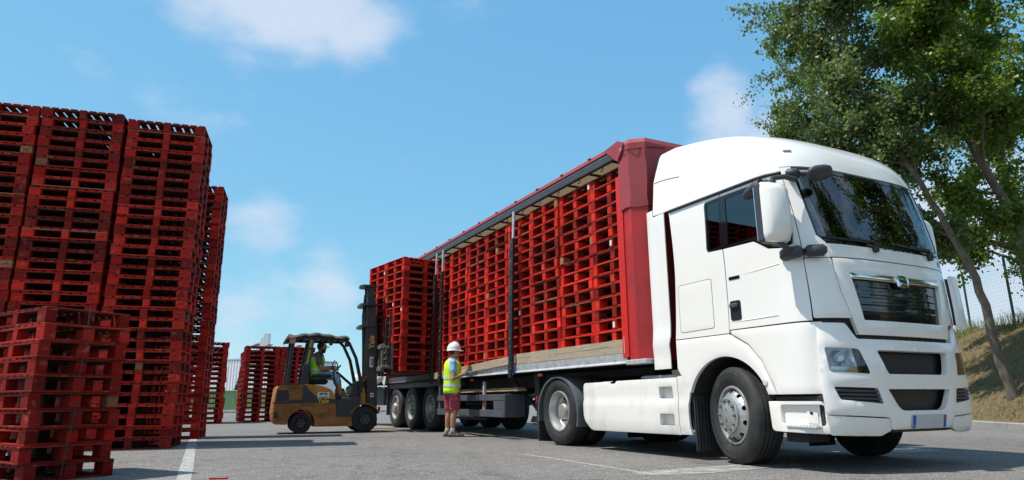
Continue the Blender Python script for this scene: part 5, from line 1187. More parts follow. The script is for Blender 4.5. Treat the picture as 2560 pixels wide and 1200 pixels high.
# floor, step, cowl
for ya in (Y0, Y1 - .16): mb = MB(); mb.prism([(-.62, .345), (-.24, .33), (-.12, .48), (-.10, .72), (-.20, .80), (-.38, .70), (-.62, .69)], ya, ya + .16); fp(mb, 'step', M_fblk)
mb = MB(); mb.box((-.36, .53, .69), (.56, .80, .03), 0); fp(mb, 'floor_plate', M_fblk)
mb = MB(); mb.prism([(-.30, .70), (-.05, .70), (.0, 1.02), (-.10, 1.12), (-.24, 1.05)], .20, .86); cowl = fp(mb, 'dash_cowl', M_fblk)
mb = MB(); mb.tube([(-.24, .53, 1.02), (-.60, .53, 1.32)], .03, 8); fp(mb, 'steering_column', M_fblk)
mb = MB(); cW = Vector((-.62, .53, 1.345)); ax = Vector((-.72, 0, .69)); u1 = Vector((0, 1, 0)); u2 = ax.cross(u1).normalized()
mb.tube([cW + (u1 * math.cos(t) + u2 * math.sin(t)) * .16 for t in np.linspace(0, 2 * math.pi, 25)], .014, 7, caps=False)
for t in (0.5, 2.6, 4.7): mb.tube([cW, cW + (u1 * math.cos(t) + u2 * math.sin(t)) * .155], .011, 6)
fp(mb, 'steering_wheel', M_black, 60)
mb = MB(); mb.tube([(-.66, .30, 1.10), (-.72, .29, 1.45), (-.68, .30, 1.56), (-.62, .31, 1.50), (-.58, .31, 1.34)], .012, 7); fp(mb, 'grab_handle', M_fblk)
mb = MB(); mb.box((-1.02, .53, 1.09), (.46, .48, .11), .04); mb.box((-1.26, .53, 1.32), (.13, .44, .42), .05, rot=Matrix.Rotation(R(-10), 4, 'Y')); fp(mb, 'seat', M_cloth)
mb = MB(); mb.box((-.95, .24, 1.21), (.44, .09, .08), .03); fp(mb, 'armrest', M_black)
# overhead guard
G = lambda y: y
for yy, nm in ((.09, 'guard_pillar'), (.97, 'guard_pillar')):
    mb = MB(); mb.tube([(-.10, yy, .86), (-.12, yy, 1.12), (-.24, yy, 1.60), (-.40, yy, 1.92), (-.50, yy, 2.02)], [.045, .042, .036, .034, .034], 8); fp(mb, nm, M_fblk)
    mb = MB(); rr = [[Vector((x_ - w, yy - .035, z_)), Vector((x_ + w, yy - .035, z_)), Vector((x_ + w, yy + .035, z_)), Vector((x_ - w, yy + .035, z_))] for x_, z_, w in ((-1.30, .70, .10), (-1.31, 1.0, .085), (-1.30, 1.3, .065), (-1.25, 1.7, .055), (-1.21, 1.98, .055))]; mb.loft(rr, True); pl_ = fp(mb, nm, M_fblk)
    mb = MB(); mb.bar((-1.66, yy, 1.0), (-1.60, yy, 1.98), .06, .08, .008); fp(mb, nm, M_fblk)
t_ = frame_text('model_lettering', 'Veracitor 18VX', .085, M_ltxt, fk, (-1.252, .09 - .0365, 1.72), (.14, 0, 1), (-1, 0, .14), bold=.0015)
t_.location = OFF[fk.name]
mb = MB()
for yy in (.09, .97): mb.bar((-1.66, yy, 2.02), (-.48, yy, 2.02), .06, .07, .01)
for xx in np.linspace(-1.60, -.52, 9): mb.bar((xx, .09, 2.035), (xx, .97, 2.035), .03, .05)
fp(mb, 'guard_roof', M_fblk)
mb = MB(); nx, ny = 26, 14; grid = []
for i in range(nx + 1):
    row = []
    for j in range(ny + 1):
        x_ = -1.76 + 1.36 * i / nx; y_ = .0 + 1.06 * j / ny; ed = max(abs(j / ny - .5) * 2, abs(i / nx - .5) * 2)
        z_ = 2.085 + .012 * math.sin(i * 1.1 + j * .7) + (.05 if 4 < i < 20 else 0) * math.sin((i - 4) / 16 * math.pi)
        if ed > .93: z_ -= .06 + .018 * math.sin(i * 2.3 + j * 1.9) + (.06 if i < 3 else 0)
        row.append(Vector((x_, y_, z_)))
    grid.append(row)
mb.loft(grid, False, False); cov_ = fp(mb, 'guard_cover', M_rag, 60); sm_ = cov_.modifiers.new('s', 'SOLIDIFY'); sm_.thickness = .012
mb = MB(); mb.box((-1.62, .05, 1.96), (.13, .07, .15), .012); lp = fp(mb, 'rear_lamp', M_orange)
mb = MB()
for k in range(3): mb.bar((-1.68 + .05 * k, .008, 1.885), (-1.68 + .05 * k, .008, 2.035), .006, .006); mb.bar((-1.685, .008, 1.90 + .055 * k), (-1.555, .008, 1.90 + .055 * k), .006, .006)
fp(mb, 'lamp_guard', M_galv, par=lp)
mb = MB(); mb.box((-.46, .07, 1.90), (.09, .09, .11), .02); mb.tube([(-.46, .07, 1.97), (-.48, .08, 2.02)], .015, 6); fp(mb, 'work_lamp', M_black)
mb = MB(); mb.box((-.80, .12, 1.93), (.07, .06, .12), .015); fp(mb, 'work_lamp', M_black)
# fenders
for i in (0, 1):
    y1, y2 = (.0, .24) if i == 0 else (.82, 1.06); mb = MB(); rg = []
    for t in np.linspace(R(158), R(22), 16): rg.append([Vector((r_ * math.cos(t), yy, .275 + r_ * math.sin(t))) for r_, yy in ((.325, y1), (.345, y1), (.345, y2), (.325, y2))])
    mb.loft(rg, True); fp(mb, 'front_fender', M_yeld)
    mb = MB(); mb.prism([(-.30, .33), (-.18, .56), (-.10, .62), (.02, .62), (-.02, .94), (-.12, .98), (-.10, .72), (-.24, .45)], y1 + .06, y2 - .02); fp(mb, 'fender_brace', M_yeld)
    mb = MB(); mb.box((.325, (y1 + y2) / 2, .50), (.03, .14, .10), .01); fp(mb, 'front_lamp', M_redlens)
def fwheel(x, y, Rw, w, flip):
    mb = MB(); mb.lathe([(Rw * .45, -.02), (Rw * .40, -.035), (Rw * .22, -.03), (Rw * .2, -.05), (.0005, -.052)], n=24)
    o = mb.build('wheel', M_mast, fk, 35); ox = OFF[fk.name]; o.location = (x + ox[0], y + ox[1], Rw + ox[2]); o.rotation_euler = (0, 0, math.pi if flip else 0)
    mb = MB(); pr = [(Rw * .5, .0), (Rw * .55, -.015), (Rw * .8, -.022), (Rw * .93, -.012), (Rw, .015), (Rw, w - .015), (Rw * .93, w + .01), (Rw * .5, w)]; mb.lathe(pr, n=36, close=True)
    for k in range(18):
        t = 2 * math.pi * k / 18; mb.box((Rw * .965 * math.cos(t), w / 2, Rw * .965 * math.sin(t)), (.09 * Rw, w * .96, .14 * Rw), .004, rot=Matrix.Rotation(-t, 4, 'Y'))
    a = mb.build('tyre', M_solid, o, 35); a.location = (0, 0, 0)
    mb = MB(); mb.lathe([(Rw * .52, -.012), (Rw * .48, -.02), (Rw * .44, -.012), (Rw * .44, .02)], n=28); a = mb.build('rim', M_mast, o, 35); a.location = (0, 0, 0)
    for k in range(6):
        t = 2 * math.pi * k / 6; mb = MB(); mb.lathe([(.0005, -.055), (.012, -.053), (.014, -.03)], (Rw * .31 * math.cos(t), 0, Rw * .31 * math.sin(t)), 6); a = mb.build('wheel_nut', M_nut, o); a.location = (0, 0, 0)
for y_, fl in ((.03, 0), (1.03, 1)): fwheel(0, y_, .275, .20, fl); fwheel(-1.34, y_ + (.03 if not fl else -.03), .215, .15, fl)
mb = MB(); mb.tube([(0, .2, .275), (0, .86, .275)], .07, 10); mb.tube([(-1.34, .2, .215), (-1.34, .86, .215)], .05, 10); fp(mb, 'axle', M_fblk)
# mast: three nested stages, cylinders, hoses
def stage(name, x_, ys, z0, z1, d, w):
    for yy in ys: mb = MB(); mb.bar((x_ + .05, yy, z0), (x_ - .05 * (z1 - z0) / 3, yy, z1), w, d, .006, up=(1, 0, 0)); fp(mb, name, M_mast)
stage('mast_rail', .145, (.24, .82), .12, 2.36, .23, .055); stage('mast_rail', .13, (.305, .755), .45, 2.86, .20, .05); stage('mast_rail', .115, (.365, .695), .9, 3.32, .18, .045)
for z_, yy in ((2.34, (.16, .90)), (2.84, (.16, .90)), (3.29, (.30, .76)), (.5, (.24, .82)), (1.3, (.24, .82))):
    mb = MB(); mb.prism(rounded([(-.10, yy[0]), (.20, yy[0]), (.20, yy[1]), (-.10, yy[1]), (-.17, yy[1] - .12), (-.17, yy[0] + .12)], .04, 3), z_ - .025, z_ + .025, 'z') if z_ > 2 else mb.box((.13, .53, z_), (.08, .56, .12), .01); fp(mb, 'mast_crossbar', M_mast)
for yy in (.40, .66): mb = MB(); mb.tube([(.06, yy, .3), (.02, yy, 2.8)], .035, 10); fp(mb, 'lift_cylinder', M_mast, 60)
mb = MB(); mb.tube([(.08, .53, 1.2), (.03, .53, 3.2)], .022, 10); fp(mb, 'lift_ram', M_galv, 60)
for yy in (.46, .60): mb = MB(); mb.tube([(.02, yy, .8), (-.02, yy, 1.8), (-.06, yy, 2.6), (-.03, yy, 3.1), (.05, yy, 3.2), (.10, yy, 2.6), (.14, yy, 1.8)], .012, 6); fp(mb, 'hose', M_black, 60)
mb = MB(); mb.tube([(-.32, .28, .80), (.05, .28, 1.2)], .035, 8); fp(mb, 'tilt_cylinder', M_yeld, 60)
t_ = frame_text('mast_lettering', 'Yale', .17, M_ytxt, fk, (.118, .24 - .0295, 1.98), (-.02, 0, 1), (-1, 0, -.02), bold=.004); t_.location = OFF[fk.name]
mb = MB(); mb.box((.13, .24 - .030, 1.53), (.085, .003, .23), 0); fp(mb, 'mast_label', M_paper)
mb = MB(); mb.box((.14, .24 - .0315, 1.53), (.06, .001, .18), 0); fp(mb, 'label_print', pm('pale_red_print', (.42, .16, .15), .7))
mb = MB(); mb.box((.17, .24 - .030, .80), (.07, .003, .09), 0); fp(mb, 'mast_label', M_paper)
mb = MB(); mb.box((.17, .24 - .0315, .80), (.04, .001, .05), 0); fp(mb, 'label_print', M_redlens)
# carriage with clamp frame and load backrest
mb = MB()
for z_ in (1.36, 1.85): mb.box((.285, .40, z_), (.09, 1.35, .10), .01)
for yy in (-.20, .15, .75, 1.0): mb.box((.30, yy, 1.60), (.07, .09, .62), .01)
fp(mb, 'carriage', M_dusty)
for yy, zt in ((-.42, 2.62), (.02, 2.5), (.62, 2.6), (1.1, 2.55)): mb = MB(); mb.bar((.40, yy, 1.42), (.40, yy, zt), .055, .045, .006); fp(mb, 'backrest_bar', M_mast)
mb = MB(); mb.box((.40, .33, 1.82), (.04, 1.5, .06), .008); fp(mb, 'backrest_rail', M_dusty)
for yy in (-.42, -.12): mb = MB(); mb.box((.455, yy, 1.62), (.05, .06, .54), .01); mb.box((.34, yy, 1.40), (.20, .05, .06), .01); mb.box((.34, yy, 1.82), (.20, .05, .06), .01); mb.box((.36, yy + .08, 1.62), (.05, .05, .40), .01); fp(mb, 'clamp_arm', M_dusty)
mb = MB(); mb.tube([(.33, -.45, 1.70), (.33, .35, 1.70)], .028, 8); mb.tube([(.33, -.45, 1.56), (.33, .35, 1.56)], .022, 8); fp(mb, 'positioner_ram', M_dusty, 60)
for yy in (-.36, .12, .70, 1.12):
    mb = MB(); mb.prism([(.46, 1.46), (.505, 1.46), (.505, 1.285), (1.62, 1.262), (1.62, 1.250), (.50, 1.245), (.46, 1.25)], yy - .05, yy + .05); fp(mb, 'fork', M_mast)

# ------------------------------------------------------------------ driver
dv = person('person', FM, 'person in lime cap and green vest driving the forklift')
dv.matrix_world = FM @ Matrix.Translation((-1.0, .53, 1.145)); 
mb = MB()
HPv = Vector((-.02, 0, .10))
for sg in (-1, 1):
    limb(mb, [(-.03, sg * .09, .08), (.20, sg * .13, .10), (.40, sg * .14, .05), (.46, sg * .14, -.12), (.50, sg * .14, -.34)], [.095, .082, .062, .055, .042])
    limb(mb, [(.47, sg * .14, -.40), (.58, sg * .15, -.415), (.68, sg * .15, -.42)], [.038, .04, .032])
limb(mb, [HPv, (-.05, 0, .22), (-.04, 0, .38), (-.01, 0, .49)], [.135, .13, .14, .125])
for sg in (-1, 1): limb(mb, [(-.01, sg * .06, .49), (-.02, sg * .165, .505)], [.085, .064])
limb(mb, [(-.01, 0, .51), (.02, 0, .59), (.035, 0, .65)], [.064, .054, .052])
hp2, hM2 = head(mb, (.055, 0, .70), (.98, -.12, -.03), s=.97)
dRS, dRE, dRW = Vector((-.02, -.195, .485)), Vector((.04, -.27, .225)), Vector((.295, -.17, .225))
dLS, dLE, dLW = Vector((-.02, .195, .485)), Vector((.08, .26, .25)), Vector((.31, .11, .28))
for a, b_, c in ((dRS, dRE, dRW), (dLS, dLE, dLW)): limb(mb, [a, a.lerp(b_, .5), b_, b_.lerp(c, .45), c], [.055, .049, .043, .041, .028])
hand(mb, dRW, (.9, .25, .12), (-.15, -.25, .95), -1, curl=.75); hand(mb, dLW, (.9, -.2, .10), (-.15, .25, .95), 1, curl=.75)
me = fuse(mb, 'driver_body', .0070, 4); me.materials.append(M_skin2); link('body', me, None, dv)
mb = MB(); blob(mb, hp2(-.028, 0, .02), .082, .080, .078, 16, 12, hM2); me = fuse(mb, 'hair', .008); me.materials.append(M_hair); link('hair', me, None, dv)
mb = MB(); blob(mb, hp2(.030, 0, -.070), .064, .062, .055, 16, 12, hM2); blob(mb, hp2(.060, 0, -.096), .030, .034, .026, 12, 8, hM2)
for q in (-1, 1): blob(mb, hp2(.008, q * .062, -.035), .022, .014, .045, 10, 8, hM2)
me = fuse(mb, 'beard', .006, 3); me.materials.append(M_hair); link('beard', me, None, dv)
for q in (-1, 1): mb = MB(); blob(mb, hp2(.080, q * .030, .004), .010, .012, .008, 10, 8, hM2); mb.build('eye', M_eye, dv, 60)
M_lime = pm('lime_cap_cloth', (.56, .80, .03), .7); M_capd = pm('charcoal_cap_cloth', (.03, .032, .03), .8)
mb = MB(); rr = []
for i in range(9):
    t = i / 8 * 1.5; rr.append([hp2(-.008 + .112 * math.cos(t) * math.cos(a), .092 * math.cos(t) * math.sin(a), .035 + .098 * math.sin(t)) for a in np.linspace(0, 2 * math.pi, 25)[:-1]])
mb.loft(rr, True); cap = mb.build('cap', M_capd, dv, 60)
mb = MB(); rr = []
for i in range(9):
    t = i / 8 * 1.5; rr.append([hp2(-.008 + .116 * math.cos(t) * math.cos(a), .096 * math.cos(t) * math.sin(a), .035 + .102 * math.sin(t)) for a in np.linspace(-1.15, 1.15, 15)])
mb.loft(rr, False, False); a = mb.build('cap_front', M_lime, cap, 60); a.location = (0, 0, 0)
mb = MB(); rg = []
for a_ in np.linspace(-1.1, 1.1, 13):
    r1 = .112 + .075 * math.cos(a_ * .9); rg.append([hp2(-.008 + .10 * math.cos(a_), .086 * math.sin(a_), .045), hp2(-.008 + r1 * math.cos(a_), .095 * math.sin(a_), .028 - .01 * abs(a_)), hp2(-.008 + r1 * math.cos(a_), .095 * math.sin(a_), .022 - .01 * abs(a_)), hp2(-.008 + .10 * math.cos(a_), .086 * math.sin(a_), .036)])
mb.loft(rg, True); a = mb.build('cap_peak', M_lime, cap, 50); a.location = (0, 0, 0)
mb = MB(); limb(mb, [HPv, (-.05, 0, .22), (-.04, 0, .38), (-.01, 0, .49)], [.148, .142, .150, .134])
for a, b_ in ((dRS, dRE), (dLS, dLE)): limb(mb, [Vector((-.01, a.y * .3, .49)), a, a.lerp(b_, .60)], [.088, .071, .062])
me = fuse(mb, 'driver_shirt', .010); me.materials.append(M_gshirt); link('shirt', me, None, dv)
mb = MB(); vs2 = [(.0, -.02, .160, .190, .9), (.10, -.045, .158, .188, .9), (.22, -.05, .160, .190, .9), (.35, -.04, .166, .194, .85), (.43, -.02, .158, .182, .85), (.50, -.012, .130, .150, .9), (.54, -.006, .098, .110, 1.0), (.555, 0, .078, .082, 1)]
mb.loft(vrings(vs2, 40, .022), False); v2 = mb.build('vest', M_vest2, dv, 70); sm_ = v2.modifiers.new('s', 'SOLIDIFY'); sm_.thickness = .008
band(.06, .11, v2, vs2, M_band); band(.19, .235, v2, vs2, M_band)
mb = MB()
for sg in (-1, 1): limb(mb, [(-.02, sg * .165, .49), (-.02, sg * .188, .41), (-.03, sg * .182, .33)], [.066, .062, .045])
me = fuse(mb, 'shirt_sides', .009); me.materials.append(M_gshirt); link('shirt_side', me, None, dv)
mb = MB(); limb(mb, [(-.05, 0, .07), (0, 0, .09)], [.13, .13])
for sg in (-1, 1): limb(mb, [(-.03, sg * .09, .08), (.20, sg * .13, .10), (.40, sg * .14, .05), (.44, sg * .14, -.06)], [.112, .100, .080, .074])
me = fuse(mb, 'jeans', .010, 4); me.materials.append(M_denim); link('denim_shorts', me, None, dv)
for sg in (-1, 1): shoe(dv, .49, sg * .145, R(-4 * sg), M_boot, M_sole, z0=-.452)
# ------------------------------------------------------------------ bank, kerb, fence, trees on the right
def kx(y): return 10.81 + .096 * (y - 15.7)
def vnoise(x, y): return math.sin(x * 1.7 + y * .9) * .5 + math.sin(x * .6 - y * 1.3 + 2) * .5 + math.sin(x * 3.1 + y * 2.3 + 1) * .25
def bank_z(d, y):
    t = max(0, min(1, (d - .2) / 4.7)); s_ = t * t * (3 - 2 * t)
    return .12 + 2.88 * (.55 * t + .45 * s_) + .06 * vnoise(d * 1.3, y) * min(1, d) + (.03 * math.sin(d * 5 + y * 4) if d > .4 else 0)
def ground_cover(name, c0, c1, c2, sc):
    m = bpy.data.materials.new(name); m.use_nodes = True; nt = m.node_tree; b_ = nt.nodes['Principled BSDF']; tcn = nt.nodes.new('ShaderNodeTexCoord')
    n = nt.nodes.new('ShaderNodeTexNoise'); n.inputs['Scale'].default_value = sc; n.inputs['Detail'].default_value = 8; n.inputs['Roughness'].default_value = .7; nt.links.new(tcn.outputs['Object'], n.inputs['Vector'])
    rp = nt.nodes.new('ShaderNodeValToRGB'); E_ = rp.color_ramp.elements; E_[0].position = .35; E_[0].color = (*c0, 1); E_[1].position = .65; E_[1].color = (*c2, 1); x = E_.new(.5); x.color = (*c1, 1); nt.links.new(n.outputs[0], rp.inputs[0]); nt.links.new(rp.outputs[0], b_.inputs['Base Color']); b_.inputs['Roughness'].default_value = .95; b_.inputs['Specular IOR Level'].default_value = .1
    n2 = nt.nodes.new('ShaderNodeTexNoise'); n2.inputs['Scale'].default_value = 30; n2.inputs['Detail'].default_value = 5; nt.links.new(tcn.outputs['Object'], n2.inputs['Vector']); bn = nt.nodes.new('ShaderNodeBump'); bn.inputs['Strength'].default_value = .8; bn.inputs['Distance'].default_value = .05; nt.links.new(n2.outputs[0], bn.inputs['Height']); nt.links.new(bn.outputs[0], b_.inputs['Normal']); return m
M_bank = ground_cover('dry_grass_soil', (.085, .062, .036), (.175, .130, .072), (.115, .100, .046), 2.2)
ds = [.16, .3, .6, 1.0, 1.5, 2, 2.5, 3, 3.5, 4, 4.5, 5, 5.6, 7, 10, 20, 60, 300]; ysb = list(np.arange(-30, 60, .75)) + [70, 100, 160, 300]
mb = MB(); mb.loft([[Vector((kx(y) + d, y, bank_z(min(d, 5.2), y) + (0 if d < 6 else -.02 * min(d - 6, 8)))) for d in ds] for y in ysb], False, False)
tag(mb.build('grass_bank', M_bank, None, 80), None, None, None, 'structure')
M_conc = pm('kerb_concrete', (.30, .29, .27), .85, var=.18, scale=5, dirt=(.16, .15, .13), dirt_amt=.5, bump=.3, bump_scale=60)
kerb = empty('kerb', (kx(15), 15, 0)); tag(kerb, None, None, None, 'structure')
yy = -8.0
while yy < 44:
    a, b_ = Vector((kx(yy + .006), yy + .006)), Vector((kx(yy + .994), yy + .994)); mb = MB(); pr = [(0, 0), (.0, .105), (.02, .125), (.16, .125), (.16, 0)]
    rings = [[Vector((p_.x + u, p_.y, z_)) for u, z_ in pr] for p_ in (a, b_)]; mb.loft(rings, True); o = mb.build('kerb_stone', M_conc, kerb, 30); o.location = (-kx(15), -15, 0); yy += 1.0
# grass: one uncountable cover
def grass(name, n, dr, yr, hr, cols, lean, lab, seed):
    rg = np.random.default_rng(seed); V = []; Fc = []
    d = rg.uniform(dr[0], dr[1], n); y = rg.uniform(yr[0], yr[1], n)
    cl = np.array([vnoise(a * 2.1, b_ * 1.6) for a, b_ in zip(d, y)]); keep = rg.random(n) < (.55 + .45 * cl); d, y = d[keep], y[keep]
    for a, b_ in zip(d, y):
        z_ = bank_z(min(a, 5.2), b_) - .01; h = rg.uniform(*hr); t = rg.uniform(0, 6.28); w = rg.uniform(.004, .011); lx, ly = rg.normal(0, lean * h), rg.normal(0, lean * h); x_ = kx(b_) + a
        c, s_ = math.cos(t) * w, math.sin(t) * w; k = len(V)
        V += [(x_ - c, b_ - s_, z_), (x_ + c, b_ + s_, z_), (x_ + lx * .45 + c * .7, b_ + ly * .45 + s_ * .7, z_ + h * .62), (x_ + lx * .45 - c * .7, b_ + ly * .45 - s_ * .7, z_ + h * .62), (x_ + lx, b_ + ly, z_ + h * rg.uniform(.75, 1))]
        Fc += [(k, k + 1, k + 2, k + 3), (k + 3, k + 2, k + 4)]
    me = mesh_from(name, V, Fc); o = link(name, me, cols); tag(o, lab, 'grass', None, 'stuff'); return o
def island_mat(name, cols, rough=.8, trans=.25):
    m = bpy.data.materials.new(name); m.use_nodes = True; nt = m.node_tree; b_ = nt.nodes['Principled BSDF']; g = nt.nodes.new('ShaderNodeNewGeometry'); rp = nt.nodes.new('ShaderNodeValToRGB'); rp.color_ramp.interpolation = 'LINEAR'
    E_ = rp.color_ramp.elements; E_[0].color = (*cols[0], 1); E_[1].color = (*cols[-1], 1)
    for i, c in enumerate(cols[1:-1]): x = E_.new((i + 1) / (len(cols) - 1)); x.color = (*c, 1)
    nt.links.new(g.outputs['Random Per Island'], rp.inputs[0]); nt.links.new(rp.outputs[0], b_.inputs['Base Color']); b_.inputs['Roughness'].default_value = rough; b_.inputs['Specular IOR Level'].default_value = .35
    if trans:
        tr = nt.nodes.new('ShaderNodeBsdfTranslucent'); mx = nt.nodes.new('ShaderNodeMixShader'); mx.inputs[0].default_value = trans; o = nt.nodes['Material Output']; br = nt.nodes.new('ShaderNodeVectorMath'); br.operation = 'MULTIPLY'; br.inputs[1].default_value = (1.5, 1.7, .7)
        nt.links.new(rp.outputs[0], br.inputs[0]); nt.links.new(br.outputs[0], tr.inputs[0]); nt.links.new(b_.outputs[0], mx.inputs[1]); nt.links.new(tr.outputs[0], mx.inputs[2]); nt.links.new(mx.outputs[0], o.inputs[0])
    return m
M_gr1 = island_mat('dry_grass_blades', [(.28, .20, .10), (.38, .285, .15), (.17, .14, .065), (.11, .115, .04), (.32, .245, .13)])
M_gr2 = island_mat('green_weed_blades', [(.10, .16, .03), (.16, .21, .045), (.30, .27, .11), (.08, .12, .025)])
grass('dry_grass', 30000, (.25, 5.0), (10, 34), (.05, .16), M_gr1, .6, 'dry straw-coloured grass covering the bank behind the kerb', 3)
grass('tall_weeds', 5200, (4.2, 5.8), (10, 36), (.2, .62), M_gr2, .25, 'tall green weeds along the bank top under the fence', 4)
# wire fence on the crest
M_gpost = pm('green_fence_post', (.03, .075, .045), .5); M_wire = pm('fence_wire', (.10, .14, .12), .5)
fe = empty('wire_fence', (kx(22) + 5.2, 22, bank_z(5.2, 22))); tag(fe, 'green wire mesh fence along the top of the grass bank', 'fence'); fo = fe.location.copy()
fy0 = list(np.arange(9.5, 42, 2.5)); fp_ = [Vector((kx(y) + 5.2, y, bank_z(5.2, y))) for y in fy0]
for p in fp_: mb = MB(); mb.bar(p - Vector((0, 0, .15)), p + Vector((0, 0, 2.25)), .06, .06, .005); o = mb.build('fence_post', M_gpost, fe); o.location = -fo
for a, b_ in zip(fp_[:-1], fp_[1:]):
    mb = MB()
    for k in range(18): t = k / 17; mb.bar(a.lerp(b_, .03) + Vector((0, 0, .05 + 2.1 * t)), a.lerp(b_, .97) + Vector((0, 0, .05 + 2.1 * t)), .0028, .0028)
    for k in range(26): q = a.lerp(b_, .03 + .94 * k / 25); mb.bar(q + Vector((0, 0, .05)), q + Vector((0, 0, 2.15)), .0028, .0028)
    o = mb.build('wire_panel', M_wire, fe, None); o.location = -fo; tag(o, kind='stuff')
# ------------------------------------------------------------------ trees
M_bark = pm('grey_poplar_bark', (.15, .125, .10), .9, var=.35, scale=7, dirt=(.05, .045, .04), dirt_amt=.6, dirt_scale=11, stretch=(1, 1, .45), bump=.9, bump_scale=22)
M_leafA = island_mat('poplar_leaves', [(.090, .135, .022), (.150, .215, .036), (.065, .105, .018), (.220, .290, .055), (.110, .160, .035)], .40, .42)
M_leafB = island_mat('silvery_poplar_leaves', [(.090, .130, .045), (.150, .200, .075), (.065, .100, .034), (.210, .250, .110), (.110, .155, .055)], .36, .40)
def tree(name, pts, r0, label, leaf, crown, nl, seed, lsize=.085, group='trees on the grass bank'):
    """trunk along pts, limbs into the crown ellipsoids, leaf-sized faces clustered round twigs"""
    rg = np.random.default_rng(seed); P = [Vector(p) for p in pts]
    root = empty(name, P[0]); tag(root, label, 'tree', group)
    # smooth trunk
    tp_ = []
    for i in range(len(P) - 1):
        for k in range(5): t = k / 5; a = P[max(i - 1, 0)]; b_ = P[i]; c = P[i + 1]; d = P[min(i + 2, len(P) - 1)]; tp_.append(.5 * ((2 * b_) + (c - a) * t + (2 * a - 5 * b_ + 4 * c - d) * t * t + (3 * b_ - a - 3 * c + d) * t ** 3))
    tp_.append(P[-1]); n = len(tp_); rad = [max(.02, r0 * (1.35 if i == 0 else 1.12 if i == 1 else 1) * (1 - .86 * (i / (n - 1)) ** .9)) for i in range(n)]
    mb = MB(); mb.tube([p + Vector((rg.normal(0, .02), rg.normal(0, .02), 0)) * (1 if i else 0) for i, p in enumerate(tp_)], rad, 12); o = mb.build('trunk', M_bark, root, 70); o.location = -P[0]
    twigs = []; limbs = MB()
    for (c, rx, ry, rz, dens) in crown:
        c = Vector(c); m = max(3, int(9 * dens))
        for k in range(m):
            v = Vector(rg.normal(0, 1, 3)); v.normalize(); f = rg.uniform(.45, .95); tgt = c + Vector((v.x * rx, v.y * ry, v.z * rz)) * f
            zt = tgt.z - .45 * (tgt - c).length - rg.uniform(.2, 1.0); j = min(range(n), key=lambda i: abs(tp_[i].z - zt) + .35 * (tp_[i] - tgt).length)
            s_ = tp_[j]; mid = s_.lerp(tgt, .5) + Vector((rg.normal(0, .15), rg.normal(0, .15), .25)); q = [s_ * (1 - t) ** 2 + mid * 2 * t * (1 - t) + tgt * t * t for t in np.linspace(0, 1, 6)]
            rr_ = min(rad[j] * .5, .02 + .012 * (tgt - s_).length); limbs.tube(q, [max(.008, rr_ * (1 - .8 * t)) for t in np.linspace(0, 1, 6)], 6)
            for h in range(6):
                t0 = rg.uniform(.45, 1); b0 = q[int(t0 * 5)]; e_ = b0 + Vector(rg.normal(0, 1, 3)) * .42 * (rx + ry + rz) / 3 * .8; e_.z -= .1
                limbs.tube([b0, b0.lerp(e_, .5) + Vector((0, 0, .08)), e_], [.011, .008, .004], 4); twigs.append((b0, e_))
    o = limbs.build('limbs', M_bark, root, 70); o.location = -P[0]
    # leaves along twigs and in clumps
    V = np.zeros((nl, 6, 3)); tw = np.array([[*a, *b_] for a, b_ in twigs]); ti = rg.integers(0, len(tw), nl); w = rg.random(len(tw)) ** .7 + .25; ti = rg.choice(len(tw), nl, p=w / w.sum())
    t = rg.uniform(.15, 1.12, nl)[:, None]; pos = tw[ti, :3] * (1 - t) + tw[ti, 3:] * t; pos += rg.normal(0, 1, (nl, 3)) * (.05 + .16 * rg.random((nl, 1)))
    drop = rg.random(nl) ** 2 * .18; pos[:, 2] -= drop
    ax = rg.normal(0, 1, (nl, 3)); ax[:, 2] -= .8; ax /= np.linalg.norm(ax, axis=1)[:, None]; b0 = np.cross(ax, rg.normal(0, 1, (nl, 3))); b0 /= np.linalg.norm(b0, axis=1)[:, None]; nn = np.cross(ax, b0)
    s_ = lsize * rg.uniform(.6, 1.25, nl)[:, None]
    V[:, 0] = pos; V[:, 1] = pos + ax * s_ * .38 + b0 * s_ * .46 + nn * s_ * .10; V[:, 2] = pos + ax * s_ * 1.12; V[:, 3] = pos + ax * s_ * .38 - b0 * s_ * .46 + nn * s_ * .10
    V = V[:, :4].reshape(-1, 3) - np.array(P[0]); idx = np.arange(nl)[:, None] * 4
    F1 = np.concatenate([idx + np.array([0, 1, 2]), idx + np.array([0, 2, 3])], 1).reshape(-1, 3)
    me = bpy.data.meshes.new('crown'); me.vertices.add(len(V)); me.vertices.foreach_set('co', V.ravel()); me.loops.add(F1.size); me.loops.foreach_set('vertex_index', F1.ravel().astype(np.int32)); me.polygons.add(len(F1)); me.polygons.foreach_set('loop_start', np.arange(0, F1.size, 3, dtype=np.int32)); me.update(calc_edges=True); me.validate(); link('crown', me, leaf, root, (0, 0, 0))
    return root
tree('poplar_tree', [(12.25, 16.6, .25), (11.95, 16.6, 1.9), (11.75, 16.6, 3.6), (11.1, 16.6, 5.3), (10.4, 16.7, 7.0), (9.7, 17.0, 9.2), (9.2, 17.2, 11.5), (8.9, 17.3, 13.5)], .13, 'leaning tree with bare lower trunk growing just behind the kerb', M_leafB,
     [((9.7, 17.6, 9.2), 2.1, 2.4, 2.2, 1.2), ((9.4, 17.8, 12.0), 2.1, 2.3, 2.4, 1.2), ((10.6, 17.9, 7.8), 1.7, 1.8, 1.2, .6), ((9.7, 17.6, 14.6), 1.9, 2.0, 1.8, .8), ((11.6, 18.0, 5.4), 1.3, 1.0, .9, .3)], 54000, 21, .10)
